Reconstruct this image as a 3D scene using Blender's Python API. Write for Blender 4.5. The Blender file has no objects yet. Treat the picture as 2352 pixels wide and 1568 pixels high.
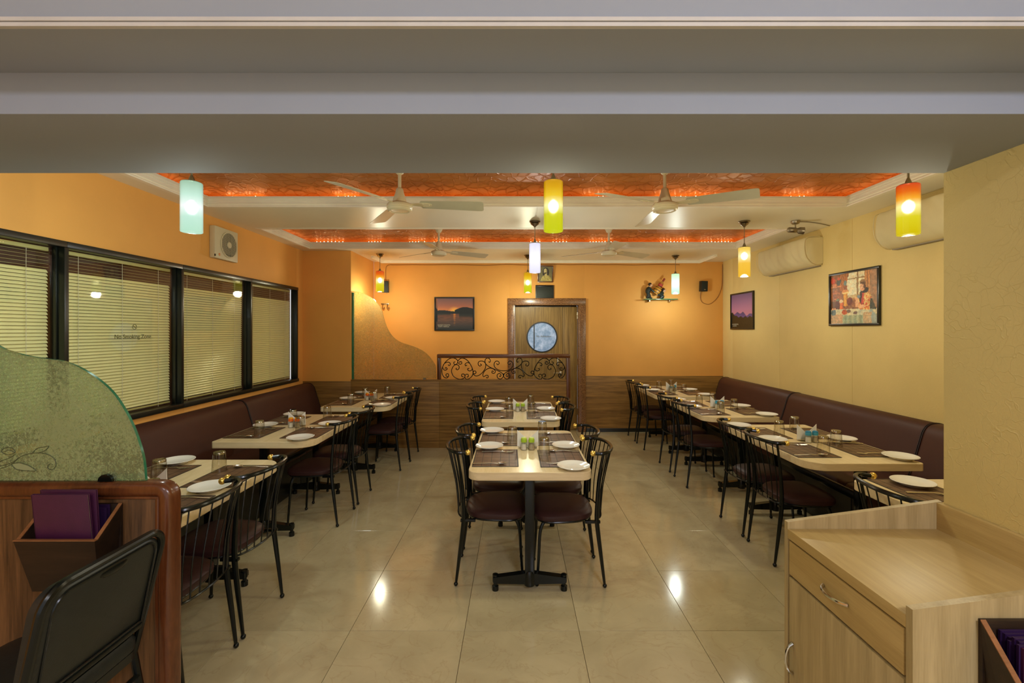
import bpy, bmesh, math, random
from mathutils import Vector, Matrix
from math import sin, cos, pi, radians

SC = bpy.context.scene
COL = SC.collection

# ------------------------------------------------------------------ camera, world, light, exposure
cam_d = bpy.data.cameras.new('camera')
cam = bpy.data.objects.new('camera', cam_d)
COL.objects.link(cam)
cam.location = (0, 0, 1.6)
cam.rotation_euler = (pi / 2, 0, 0)
cam_d.sensor_width = 36
cam_d.lens = 36 * 1040 / 2352
cam_d.shift_x = -9 / 2352
cam_d.shift_y = -24 / 2352
cam_d.clip_start = 0.05
SC.camera = cam

W = bpy.data.worlds.new('world')
SC.world = W
W.use_nodes = True
W.node_tree.nodes['Background'].inputs[0].default_value = (0.74, 0.73, 0.74, 1)
W.node_tree.nodes['Background'].inputs[1].default_value = 0.95

def area_lamp(name, loc, size, power, color, rot=(0, 0, 0), size_y=None):
    d = bpy.data.lights.new(name, 'AREA')
    d.energy = power
    d.color = color
    d.shape = 'RECTANGLE' if size_y else 'SQUARE'
    d.size = size
    if size_y: d.size_y = size_y
    o = bpy.data.objects.new(name, d)
    COL.objects.link(o)
    o.location = loc
    o.rotation_euler = rot
    return o

def point_lamp(name, loc, power, color, radius=0.04):
    d = bpy.data.lights.new(name, 'POINT')
    d.energy = power
    d.color = color
    d.shadow_soft_size = radius
    o = bpy.data.objects.new(name, d)
    COL.objects.link(o)
    o.location = loc
    return o

# cool ceiling lights of the front room, behind the camera
area_lamp('front_room_light', (-1.0, -1.2, 2.9), 0.6, 22, (0.92, 0.92, 1.0))
area_lamp('front_room_light', (1.0, -1.2, 2.9), 0.6, 84, (0.80, 0.82, 1.0))
PEND_E = 1.0
SC.view_settings.view_transform = 'Standard'
SC.view_settings.look = 'None'
SC.view_settings.gamma = 1
SC.view_settings.use_curve_mapping = False
SC.view_settings.exposure = 0.06
SC.cycles.use_denoising = True
SC.cycles.max_bounces = 10
SC.cycles.diffuse_bounces = 5
SC.cycles.glossy_bounces = 4
SC.cycles.transmission_bounces = 8
SC.cycles.transparent_max_bounces = 12
SC.cycles.caustics_reflective = False
SC.cycles.caustics_refractive = False
SC.cycles.sample_clamp_indirect = 6

# ------------------------------------------------------------------ materials
def lin(r, g, b):
    f = lambda v: (v / 255 / 12.92) if v / 255 <= 0.04045 else ((v / 255 + 0.055) / 1.055) ** 2.4
    return (f(r), f(g), f(b), 1)

class NT:
    def __init__(s, name):
        s.m = bpy.data.materials.new(name)
        s.m.use_nodes = True
        s.t = s.m.node_tree
        s.b = s.t.nodes['Principled BSDF']
        s.out = s.t.nodes['Material Output']
    def n(s, typ, **kw):
        nd = s.t.nodes.new(typ)
        for k, v in kw.items():
            if k.startswith('_'): setattr(nd, k[1:], v)
        for k, v in kw.items():
            if not k.startswith('_'):
                nd.inputs[k.replace('__', ' ')].default_value = v
        return nd
    def l(s, a, b): s.t.links.new(a, b)
    def coords(s, scale=(1, 1, 1), kind='Object', rot=(0, 0, 0)):
        tc = s.n('ShaderNodeTexCoord')
        mp = s.n('ShaderNodeMapping')
        mp.inputs['Scale'].default_value = scale
        mp.inputs['Rotation'].default_value = rot
        s.l(tc.outputs[kind], mp.inputs['Vector'])
        return mp.outputs[0]
    def ramp(s, fac, stops, interp='LINEAR'):
        r = s.n('ShaderNodeValToRGB')
        r.color_ramp.interpolation = interp
        e = r.color_ramp.elements
        while len(e) < len(stops): e.new(0.5)
        for x, (p, c) in zip(e, stops):
            x.position = p
            x.color = c
        s.l(fac, r.inputs[0])
        return r.outputs[0]
    def bump(s, h, strength=0.2, dist=0.01):
        bp = s.n('ShaderNodeBump', Strength=strength, Distance=dist)
        s.l(h, bp.inputs['Height'])
        s.l(bp.outputs[0], s.b.inputs['Normal'])
    def mixc(s, f, a, b):
        m = s.n('ShaderNodeMix', _data_type='RGBA')
        if hasattr(f, 'links') or hasattr(f, 'is_linked'): s.l(f, m.inputs[0])
        else: m.inputs[0].default_value = f
        for v, i in ((a, 6), (b, 7)):
            if isinstance(v, tuple): m.inputs[i].default_value = v
            else: s.l(v, m.inputs[i])
        return m.outputs[2]

def plain(name, rgb, rough=0.5, metal=0.0, spec=0.5, noise=0.06, nscale=8, bump=0.0, bscale=60, coat=0):
    t = NT(name)
    v = t.coords()
    nz = t.n('ShaderNodeTexNoise', Scale=nscale, Detail=4)
    t.l(v, nz.inputs['Vector'])
    c = lin(*rgb)
    lo = tuple(x * (1 - noise) for x in c[:3]) + (1,)
    hi = tuple(min(1, x * (1 + noise)) for x in c[:3]) + (1,)
    t.l(t.ramp(nz.outputs['Fac'], [(0.3, lo), (0.7, hi)]), t.b.inputs['Base Color'])
    t.b.inputs['Roughness'].default_value = rough
    t.b.inputs['Metallic'].default_value = metal
    t.b.inputs['Specular IOR Level'].default_value = spec
    t.b.inputs['Coat Weight'].default_value = coat
    if bump:
        n2 = t.n('ShaderNodeTexNoise', Scale=bscale, Detail=3)
        t.l(v, n2.inputs['Vector'])
        t.bump(n2.outputs['Fac'], bump, 0.005)
    return t.m

def wood(name, dark, light, scale=(1, 1, 12), rough=0.4, ring=3.0, contrast=(0.3, 0.7), rot=(0, 0, 0), knots=True, spec=0.4):
    """grain runs along the axis with the small scale"""
    t = NT(name)
    v = t.coords(scale, rot=rot)
    n1 = t.n('ShaderNodeTexNoise', Scale=ring, Detail=8, Roughness=0.62, Distortion=0.9 if knots else 0.1)
    t.l(v, n1.inputs['Vector'])
    n2 = t.n('ShaderNodeTexNoise', Scale=ring * 8, Detail=5, Roughness=0.65)
    t.l(v, n2.inputs['Vector'])
    ad = t.n('ShaderNodeMath', _operation='MULTIPLY_ADD')
    t.l(n2.outputs['Fac'], ad.inputs[0]); ad.inputs[1].default_value = 0.35
    t.l(n1.outputs['Fac'], ad.inputs[2])
    sb = t.n('ShaderNodeMath', _operation='SUBTRACT'); t.l(ad.outputs[0], sb.inputs[0]); sb.inputs[1].default_value = 0.17
    t.l(t.ramp(sb.outputs[0], [(contrast[0], lin(*dark)), (contrast[1], lin(*light))]), t.b.inputs['Base Color'])
    t.b.inputs['Roughness'].default_value = rough
    t.b.inputs['Specular IOR Level'].default_value = spec
    t.bump(n2.outputs['Fac'], 0.08, 0.002)
    return t.m

def schlick(t, f0=0.04):
    """reflectance of a thin sheet, the same from both faces"""
    lw = t.n('ShaderNodeLayerWeight', Blend=0.5)
    p = t.n('ShaderNodeMath', _operation='POWER'); t.l(lw.outputs['Facing'], p.inputs[0]); p.inputs[1].default_value = 4.0
    m = t.n('ShaderNodeMath', _operation='MULTIPLY_ADD'); t.l(p.outputs[0], m.inputs[0]); m.inputs[1].default_value = 1 - f0; m.inputs[2].default_value = f0
    return m.outputs[0]

M = {}
def wall_paint(name, rgb, crack=False, strength=0.25):
    t = NT(name)
    v = t.coords()
    n1 = t.n('ShaderNodeTexNoise', Scale=1.6, Detail=5); t.l(v, n1.inputs['Vector'])
    c = lin(*rgb)
    t.l(t.ramp(n1.outputs['Fac'], [(0.3, tuple(x * 0.93 for x in c[:3]) + (1,)), (0.7, tuple(min(1, x * 1.05) for x in c[:3]) + (1,))]), t.b.inputs['Base Color'])
    t.b.inputs['Roughness'].default_value = 0.62
    t.b.inputs['Specular IOR Level'].default_value = 0.3
    n2 = t.n('ShaderNodeTexNoise', Scale=170, Detail=3); t.l(v, n2.inputs['Vector'])
    if crack:
        n3 = t.n('ShaderNodeTexNoise', Scale=5, Detail=3); t.l(v, n3.inputs['Vector'])
        vm = t.n('ShaderNodeVectorMath', _operation='MULTIPLY_ADD')
        t.l(n3.outputs['Color'], vm.inputs[0]); vm.inputs[1].default_value = (0.35, 0.35, 0.35); t.l(v, vm.inputs[2])
        vo = t.n('ShaderNodeTexVoronoi', Scale=19, _feature='DISTANCE_TO_EDGE'); t.l(vm.outputs[0], vo.inputs['Vector'])
        r = t.ramp(vo.outputs['Distance'], [(0.0, (1, 1, 1, 1)), (0.035, (0, 0, 0, 1))])
        n4 = t.n('ShaderNodeTexNoise', Scale=3.2, Detail=2); t.l(v, n4.inputs['Vector'])
        mk = t.ramp(n4.outputs['Fac'], [(0.42, (0, 0, 0, 1)), (0.6, (1, 1, 1, 1))])
        mu = t.n('ShaderNodeMath', _operation='MULTIPLY'); t.l(r, mu.inputs[0]); t.l(mk, mu.inputs[1])
        ad = t.n('ShaderNodeMath', _operation='MULTIPLY_ADD'); t.l(n2.outputs['Fac'], ad.inputs[0]); ad.inputs[1].default_value = 0.5
        t.l(mu.outputs[0], ad.inputs[2])
        t.bump(ad.outputs[0], strength, 0.006)
    else:
        t.bump(n2.outputs['Fac'], strength, 0.004)
    return t.m

M['orange'] = wall_paint('orange_wallpaper', (238, 174, 90), strength=0.15)
M['cream'] = wall_paint('cream_textured_wallpaper', (230, 204, 136), crack=True, strength=0.2)
M['cream_pillar'] = wall_paint('cream_pillar_wallpaper', (214, 192, 128), crack=True, strength=0.32)
M['ceiling'] = plain('ceiling_paint', (242, 234, 208), rough=0.34, spec=0.2, noise=0.03, nscale=2)
M['beam'] = plain('beam_paint', (160, 168, 182), rough=0.75, spec=0.15, noise=0.03, nscale=2)
M['beam_mould'] = plain('beam_moulding_paint', (206, 204, 202), rough=0.6)
M['mould'] = plain('moulding_paint', (248, 240, 218), rough=0.4, noise=0.03)
M['grout'] = plain('grout', (120, 104, 78), rough=0.8)
M['dark'] = plain('hollow_dark', (30, 24, 20), rough=0.8)  # near-black put in for the shade inside hollows
M['brown_board'] = plain('brown_board', (70, 40, 34), rough=0.6)
M['black_metal'] = plain('black_enamel', (10, 15, 14), rough=0.22, spec=0.4, noise=0.1)
M['black_frame'] = plain('black_window_frame', (22, 26, 22), rough=0.28, spec=0.6)
M['brass'] = plain('brass', (242, 208, 112), rough=0.3, metal=1.0, noise=0.1, nscale=40)
M['steel'] = plain('steel', (222, 218, 208), rough=0.26, metal=1.0)
M['brushed'] = plain('brushed_nickel', (150, 138, 118), rough=0.3, metal=1.0)
M['chrome'] = plain('bright_metal', (205, 200, 190), rough=0.15, metal=1.0)
M['maroon'] = plain('maroon_vinyl', (54, 29, 28), rough=0.45, spec=0.35, noise=0.12, nscale=6, bump=0.08, bscale=220)
M['bench'] = plain('bench_brown_vinyl', (74, 42, 33), rough=0.5, spec=0.3, noise=0.08, nscale=3, bump=0.06, bscale=260)
M['piping'] = plain('dark_piping', (36, 18, 18), rough=0.5)
M['porcelain'] = plain('porcelain', (236, 234, 226), rough=0.12, spec=0.6, noise=0.01)
M['paper'] = plain('napkin_paper', (238, 234, 226), rough=0.8, noise=0.03, nscale=30)
M['fan_cream'] = plain('fan_cream_enamel', (222, 208, 172), rough=0.3, noise=0.04)
M['fan_blade'] = plain('fan_blade_enamel', (198, 192, 166), rough=0.3, noise=0.04)
M['cloth'] = plain('cream_cloth', (222, 206, 158), rough=0.85, noise=0.06, nscale=4, bump=0.1, bscale=300)
M['plastic'] = plain('cream_plastic', (214, 202, 168), rough=0.45, noise=0.04)
M['black_plastic'] = plain('black_plastic', (20, 22, 20), rough=0.4)
M['grille'] = plain('dark_grille', (26, 34, 28), rough=0.6, noise=0.2, nscale=50)
M['cord'] = plain('grey_cord', (150, 140, 124), rough=0.6)
M['wire'] = plain('tan_wire', (150, 100, 45), rough=0.6)
M['white_cord'] = plain('white_cord', (226, 222, 200), rough=0.6)
M['slat'] = plain('blind_slat', (254, 249, 188), rough=0.16, spec=0.7, noise=0.03)
M['rail'] = plain('blind_rail', (196, 188, 120), rough=0.35)
M['walnut_v'] = wood('walnut_vertical', (66, 46, 27), (124, 88, 54), scale=(10, 10, 0.5), ring=2.2, contrast=(0.32, 0.66))
M['walnut_h'] = wood('walnut_horizontal', (98, 68, 30), (172, 128, 66), scale=(0.42, 9, 11), ring=2.4, contrast=(0.30, 0.72))
M['door_wood'] = wood('door_walnut', (112, 86, 44), (172, 138, 76), scale=(11, 11, 0.5), ring=2.6, contrast=(0.3, 0.68))
M['red_wood'] = wood('polished_red_wood', (74, 38, 20), (110, 62, 32), scale=(6, 6, 1.0), ring=2.0, rough=0.22, spec=0.6)
M['red_wood_h'] = wood('polished_red_wood_rail', (80, 42, 20), (118, 66, 32), scale=(1.0, 6, 6), ring=2.0, rough=0.22, spec=0.6)
M['dark_wood'] = wood('dark_box_wood', (28, 20, 14), (50, 34, 23), scale=(1.2, 9, 9), ring=2.4)
M['box_edge'] = wood('box_rim_wood', (120, 78, 44), (160, 108, 66), scale=(2, 9, 9))
M['oak'] = wood('light_oak_laminate', (220, 198, 152), (242, 224, 184), scale=(9, 0.9, 9), ring=2.6, rough=0.22, contrast=(0.25, 0.75), knots=False, spec=0.5)
M['oak_x'] = wood('light_oak_cross', (212, 188, 142), (238, 218, 176), scale=(0.9, 9, 9), ring=2.6, rough=0.3, contrast=(0.25, 0.75), knots=False)
M['oak_v'] = wood('oak_cabinet_vertical', (152, 132, 88), (188, 166, 118), scale=(14, 14, 0.7), ring=2.6, rough=0.42, contrast=(0.25, 0.75), knots=False)
M['oak_y'] = wood('oak_cabinet_top', (164, 136, 80), (190, 162, 102), scale=(14, 0.8, 14), ring=2.4, rough=0.4, contrast=(0.22, 0.78), knots=False)
M['purple'] = plain('purple_leatherette', (70, 24, 58), rough=0.5, noise=0.1, nscale=20, bump=0.1, bscale=200)
M['navy'] = plain('dark_menu_cover', (44, 24, 60), rough=0.3, noise=0.1, nscale=20)
M['page'] = plain('page_edges', (196, 180, 150), rough=0.8)
M['black_vinyl'] = plain('black_vinyl', (26, 30, 28), rough=0.42, noise=0.15, nscale=40, bump=0.1, bscale=240)
M['rubber'] = plain('rubber', (16, 16, 16), rough=0.7)
M['skin'] = plain('figurine_skin', (206, 156, 116), rough=0.5)
M['coat'] = plain('figurine_coat', (22, 34, 30), rough=0.5)
M['barrel'] = plain('barrel_wood', (196, 136, 40), rough=0.45, noise=0.15)
M['red_cap'] = plain('red_cap', (150, 52, 34), rough=0.5)
M['label_red'] = plain('red_label', (176, 60, 50), rough=0.5)
M['text_grey'] = plain('grey_lettering', (66, 66, 34), rough=0.6)
M['text_white'] = plain('white_lettering', (212, 208, 186), rough=0.6)
M['text_tan'] = plain('tan_lettering', (132, 126, 92), rough=0.6)
M['orange_dot'] = plain('orange_badge', (222, 122, 40), rough=0.5)
M['blue_tape'] = plain('blue_tape', (20, 90, 130), rough=0.5)
M['spot_black'] = plain('lamp_face_black', (24, 22, 20), rough=0.35)
for k, rgb in (('green', (170, 205, 50)), ('orangecap', (240, 112, 30)), ('bluecap', (72, 160, 190))):
    M['cap_' + k] = plain('shaker_cap_' + k, rgb, rough=0.4)
M['capring_orangecap'] = plain('shaker_ring_yellow', (236, 170, 30), rough=0.4)
M['capring_green'] = plain('shaker_ring_lime', (190, 216, 80), rough=0.4)
M['capring_bluecap'] = plain('shaker_ring_blue', (40, 130, 170), rough=0.4)
M['salt'] = plain('salt', (226, 220, 204), rough=0.6)
M['pepper'] = plain('pepper', (176, 160, 130), rough=0.7)

def m_marble():
    t = NT('polished_beige_tile')
    v = t.coords()
    oi = t.n('ShaderNodeObjectInfo')
    va = t.n('ShaderNodeVectorMath', _operation='MULTIPLY_ADD')
    t.l(oi.outputs['Random'], va.inputs[0]); va.inputs[1].default_value = (17, 9, 5); t.l(v, va.inputs[2])
    n1 = t.n('ShaderNodeTexNoise', Scale=2.4, Detail=8, Roughness=0.6, Distortion=0.8); t.l(va.outputs[0], n1.inputs['Vector'])
    n2 = t.n('ShaderNodeTexNoise', Scale=3.2, Detail=6, Distortion=2.2); t.l(va.outputs[0], n2.inputs['Vector'])
    base = t.ramp(n1.outputs['Fac'], [(0.3, lin(172, 158, 122)), (0.7, lin(194, 180, 142))])
    vein = t.ramp(n2.outputs['Fac'], [(0.485, (0, 0, 0, 1)), (0.5, (1, 1, 1, 1)), (0.515, (0, 0, 0, 1))])
    mu = t.n('ShaderNodeMath', _operation='MULTIPLY'); t.l(vein, mu.inputs[0]); mu.inputs[1].default_value = 0.22
    t.l(t.mixc(mu.outputs[0], base, lin(150, 122, 82)), t.b.inputs['Base Color'])
    t.b.inputs['Roughness'].default_value = 0.12
    t.b.inputs['Specular IOR Level'].default_value = 0.38
    return t.m
M['tile'] = m_marble()

def m_copper():
    t = NT('copper_textured_plaster')
    v = t.coords((1, 1, 1))
    n0 = t.n('ShaderNodeTexNoise', Scale=6, Detail=2); t.l(v, n0.inputs['Vector'])
    vm = t.n('ShaderNodeVectorMath', _operation='MULTIPLY_ADD')
    t.l(n0.outputs['Color'], vm.inputs[0]); vm.inputs[1].default_value = (0.12, 0.12, 0.12); t.l(v, vm.inputs[2])
    vo = t.n('ShaderNodeTexVoronoi', Scale=11, Randomness=0.9); t.l(vm.outputs[0], vo.inputs['Vector'])
    ve = t.n('ShaderNodeTexVoronoi', Scale=11, Randomness=0.9, _feature='DISTANCE_TO_EDGE'); t.l(vm.outputs[0], ve.inputs['Vector'])
    # brush-like scallops: smooth cells with a fine lip along each rim
    vs = t.n('ShaderNodeTexVoronoi', Scale=7, Randomness=1.0, _feature='SMOOTH_F1'); t.l(vm.outputs[0], vs.inputs['Vector'])
    # every scallop is a tilted flake: height falls across the cell and drops at its rim
    edge = t.ramp(ve.outputs['Distance'], [(0.0, (1, 1, 1, 1)), (0.10, (0, 0, 0, 1))], 'EASE')
    eh = t.n('ShaderNodeMath', _operation='MULTIPLY'); t.l(edge, eh.inputs[0]); eh.inputs[1].default_value = 0.5
    ad = t.n('ShaderNodeMath', _operation='MULTIPLY_ADD'); t.l(vs.outputs[0], ad.inputs[0]); ad.inputs[1].default_value = 0.9; t.l(eh.outputs[0], ad.inputs[2])
    t.bump(ad.outputs[0], 0.42, 0.02)
    n1 = t.n('ShaderNodeTexNoise', Scale=3, Detail=4); t.l(v, n1.inputs['Vector'])
    t.l(t.ramp(n1.outputs['Fac'], [(0.3, lin(160, 92, 30)), (0.7, lin(190, 118, 44))]), t.b.inputs['Base Color'])
    t.b.inputs['Roughness'].default_value = 0.36
    t.b.inputs['Metallic'].default_value = 0.1
    return t.m
M['copper'] = m_copper()

def m_granite():
    t = NT('brown_granite')
    v = t.coords()
    vo = t.n('ShaderNodeTexVoronoi', Scale=190); t.l(v, vo.inputs['Vector'])
    t.l(t.ramp(vo.outputs['Color'], [(0.1, lin(74, 48, 30)), (0.5, lin(132, 90, 54)), (0.9, lin(170, 126, 80))]), t.b.inputs['Base Color'])
    t.b.inputs['Roughness'].default_value = 0.25
    return t.m
M['granite'] = m_granite()

def m_mat():
    t = NT('woven_placemat')
    v = t.coords()
    w1 = t.n('ShaderNodeTexWave', Scale=60, _bands_direction='X'); t.l(v, w1.inputs['Vector'])
    w2 = t.n('ShaderNodeTexWave', Scale=60, _bands_direction='Y'); t.l(v, w2.inputs['Vector'])
    mu = t.n('ShaderNodeMath', _operation='MULTIPLY'); t.l(w1.outputs['Fac'], mu.inputs[0]); t.l(w2.outputs['Fac'], mu.inputs[1])
    n = t.n('ShaderNodeTexNoise', Scale=14, Detail=3); t.l(v, n.inputs['Vector'])
    t.l(t.ramp(n.outputs['Fac'], [(0.3, lin(88, 62, 44)), (0.7, lin(116, 86, 62))]), t.b.inputs['Base Color'])
    t.b.inputs['Roughness'].default_value = 0.42
    t.bump(mu.outputs[0], 0.12, 0.001)
    return t.m
M['mat'] = m_mat()
M['mat_dark'] = plain('placemat_dark_weave', (44, 32, 25), rough=0.5)

def m_glass(name, tint=(1, 1, 1, 1), rough=0.0, ior=1.45):
    t = NT(name)
    t.b.inputs['Base Color'].default_value = tint
    t.b.inputs['Transmission Weight'].default_value = 1.0
    t.b.inputs['Roughness'].default_value = rough
    t.b.inputs['IOR'].default_value = ior
    n = t.n('ShaderNodeTexNoise', Scale=30); t.l(t.coords(), n.inputs['Vector'])
    t.bump(n.outputs['Fac'], 0.01, 0.001)
    return t.m
def m_thin(name, tint, f0, rough=0.02):
    """thin glass wall: absorbs more where the sight line runs along it"""
    t = NT(name)
    tr = t.n('ShaderNodeBsdfTransparent', Color=tint)
    lw = t.n('ShaderNodeLayerWeight', Blend=0.5)
    pw = t.n('ShaderNodeMath', _operation='POWER'); t.l(lw.outputs['Facing'], pw.inputs[0]); pw.inputs[1].default_value = 2.5
    t.l(t.mixc(pw.outputs[0], tint, tuple(x ** 7 for x in tint[:3]) + (1,)), tr.inputs['Color'])
    gl = t.n('ShaderNodeBsdfGlossy', Roughness=rough)
    n = t.n('ShaderNodeTexNoise', Scale=40); t.l(t.coords(), n.inputs['Vector'])
    bp = t.n('ShaderNodeBump', Strength=0.05, Distance=0.002); t.l(n.outputs['Fac'], bp.inputs['Height']); t.l(bp.outputs[0], gl.inputs['Normal'])
    mx = t.n('ShaderNodeMixShader'); t.l(schlick(t, f0), mx.inputs[0]); t.l(tr.outputs[0], mx.inputs[1]); t.l(gl.outputs[0], mx.inputs[2])
    t.l(mx.outputs[0], t.out.inputs['Surface'])
    return t.m
M['glass'] = m_thin('clear_tumbler_glass', (0.90, 0.88, 0.82, 1), 0.12)
M['glass_base'] = m_thin('thick_glass_base', (0.86, 0.82, 0.72, 1), 0.3, 0.05)
M['bottle_glass'] = m_thin('bottle_glass', (0.86, 0.8, 0.66, 1), 0.08)
M['jar_glass'] = m_thin('shaker_glass', (0.95, 0.95, 0.93, 1), 0.06)

def m_pane():
    """flat window pane: mirror-like sheen over a clear sheet"""
    t = NT('window_pane_glass')
    tr = t.n('ShaderNodeBsdfTransparent', Color=(0.97, 0.98, 0.96, 1))
    gl = t.n('ShaderNodeBsdfGlossy', Color=(1, 1, 1, 1), Roughness=0.02)
    fr = schlick(t, 0.05)
    n = t.n('ShaderNodeTexNoise', Scale=1.2); t.l(t.coords(), n.inputs['Vector'])
    bp = t.n('ShaderNodeBump', Strength=0.02, Distance=0.01); t.l(n.outputs['Fac'], bp.inputs['Height']); t.l(bp.outputs[0], gl.inputs['Normal'])
    mx = t.n('ShaderNodeMixShader')
    t.l(fr, mx.inputs[0]); t.l(tr.outputs[0], mx.inputs[1]); t.l(gl.outputs[0], mx.inputs[2])
    t.l(mx.outputs[0], t.out.inputs['Surface'])
    return t.m
M['pane'] = m_pane()

def m_frost(name, col, clear, amount=(0.40, 0.56), scale=46):
    """etched glass: frosted blotches over a clear tinted sheet"""
    t = NT(name)
    v = t.coords((1, 1, 1))
    n1 = t.n('ShaderNodeTexNoise', Scale=scale, Detail=5, Roughness=0.65, Distortion=0.9); t.l(v, n1.inputs['Vector'])
    n2 = t.n('ShaderNodeTexNoise', Scale=3.0, Detail=2); t.l(v, n2.inputs['Vector'])
    ad = t.n('ShaderNodeMath', _operation='MULTIPLY_ADD'); t.l(n2.outputs['Fac'], ad.inputs[0]); ad.inputs[1].default_value = 0.5; t.l(n1.outputs['Fac'], ad.inputs[2])
    sb = t.n('ShaderNodeMath', _operation='SUBTRACT'); t.l(ad.outputs[0], sb.inputs[0]); sb.inputs[1].default_value = 0.25
    f = t.ramp(sb.outputs[0], [(amount[0], (0.30, 0.30, 0.30, 1)), (amount[1], (0.92, 0.92, 0.92, 1))])
    tr = t.n('ShaderNodeBsdfTransparent', Color=clear)
    tl = t.n('ShaderNodeBsdfTranslucent', Color=col)
    df = t.n('ShaderNodeBsdfDiffuse', Color=col)
    mx1 = t.n('ShaderNodeMixShader', Fac=0.45); t.l(tl.outputs[0], mx1.inputs[1]); t.l(df.outputs[0], mx1.inputs[2])
    mx2 = t.n('ShaderNodeMixShader'); t.l(f, mx2.inputs[0]); t.l(tr.outputs[0], mx2.inputs[1]); t.l(mx1.outputs[0], mx2.inputs[2])
    gl = t.n('ShaderNodeBsdfGlossy', Roughness=0.12)
    fr = schlick(t, 0.04)
    mx3 = t.n('ShaderNodeMixShader'); t.l(fr, mx3.inputs[0]); t.l(mx2.outputs[0], mx3.inputs[1]); t.l(gl.outputs[0], mx3.inputs[2])
    t.l(mx3.outputs[0], t.out.inputs['Surface'])
    return t.m
M['frost'] = m_frost('etched_frosted_glass', lin(182, 192, 146), (0.76, 0.86, 0.76, 1), amount=(0.44, 0.54), scale=95)
M['frost_rear'] = m_frost('rear_etched_glass', lin(206, 184, 132), (0.90, 0.90, 0.78, 1), amount=(0.42, 0.98), scale=60)
M['glass_edge'] = plain('green_glass_edge', (40, 120, 88), rough=0.1, spec=0.8, noise=0.15, nscale=12)
M['etch_line'] = plain('etched_line', (78, 82, 54), rough=0.5)
M['etch_leaf'] = plain('etched_leaf', (150, 160, 116), rough=0.6)

def m_emit(name, rgb, strength):
    t = NT(name)
    t.b.inputs['Base Color'].default_value = rgb
    t.b.inputs['Emission Color'].default_value = rgb
    t.b.inputs['Emission Strength'].default_value = strength
    n = t.n('ShaderNodeTexNoise', Scale=20); t.l(t.coords(), n.inputs['Vector'])
    t.bump(n.outputs['Fac'], 0.02, 0.001)
    return t.m
M['led'] = m_emit('led_rope', (1.0, 0.46, 0.14, 1), 3.2)
M['led_dot'] = m_emit('led_bulb', (1.0, 0.72, 0.36, 1), 22.0)

def m_shade(name, stops, strength):
    """lit coloured glass cylinder: glows in its own colour, partly see-through to the bulb"""
    t = NT(name)
    tc = t.n('ShaderNodeTexCoord')
    sp = t.n('ShaderNodeSeparateXYZ'); t.l(tc.outputs['Object'], sp.inputs[0])
    mr = t.n('ShaderNodeMapRange'); t.l(sp.outputs['Z'], mr.inputs[0]); mr.inputs[1].default_value = 0.0; mr.inputs[2].default_value = 0.29
    col = t.ramp(mr.outputs[0], stops)  # palest at bulb height: the bulb's glow is put into the colour
    em = t.n('ShaderNodeEmission', Strength=strength); t.l(col, em.inputs[0])
    tr = t.n('ShaderNodeBsdfRefraction', Roughness=0.42, IOR=1.22); t.l(t.mixc(0.6, col, (1, 1, 1, 1)), tr.inputs[0])
    mx = t.n('ShaderNodeMixShader', Fac=0.3); t.l(em.outputs[0], mx.inputs[1]); t.l(tr.outputs[0], mx.inputs[2])
    gl = t.n('ShaderNodeBsdfGlossy', Roughness=0.1)
    fr = schlick(t, 0.04)
    mx2 = t.n('ShaderNodeMixShader'); t.l(fr, mx2.inputs[0]); t.l(mx.outputs[0], mx2.inputs[1]); t.l(gl.outputs[0], mx2.inputs[2])
    t.l(mx2.outputs[0], t.out.inputs['Surface'])
    return t.m

def m_door_pane():
    t = NT('lit_kitchen_pane')
    v = t.coords()
    n = t.n('ShaderNodeTexNoise', Scale=9, Detail=6, Roughness=0.7); t.l(v, n.inputs['Vector'])
    c = t.ramp(n.outputs['Fac'], [(0.3, lin(92, 120, 156)), (0.5, lin(134, 156, 186)), (0.72, lin(186, 198, 224))])
    t.l(c, t.b.inputs['Base Color']); t.l(c, t.b.inputs['Emission Color'])
    t.b.inputs['Emission Strength'].default_value = 0.45
    t.b.inputs['Roughness'].default_value = 0.08
    return t.m
M['door_pane'] = m_door_pane()
M['door_strip'] = m_emit('lit_kitchen_strip', lin(150, 156, 166), 0.5)

def m_print():
    t = NT('printed_picture')
    a = t.n('ShaderNodeVertexColor'); a.layer_name = 'print'
    t.l(a.outputs[0], t.b.inputs['Base Color'])
    t.b.inputs['Roughness'].default_value = 0.35
    return t.m
M['print'] = m_print()

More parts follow.
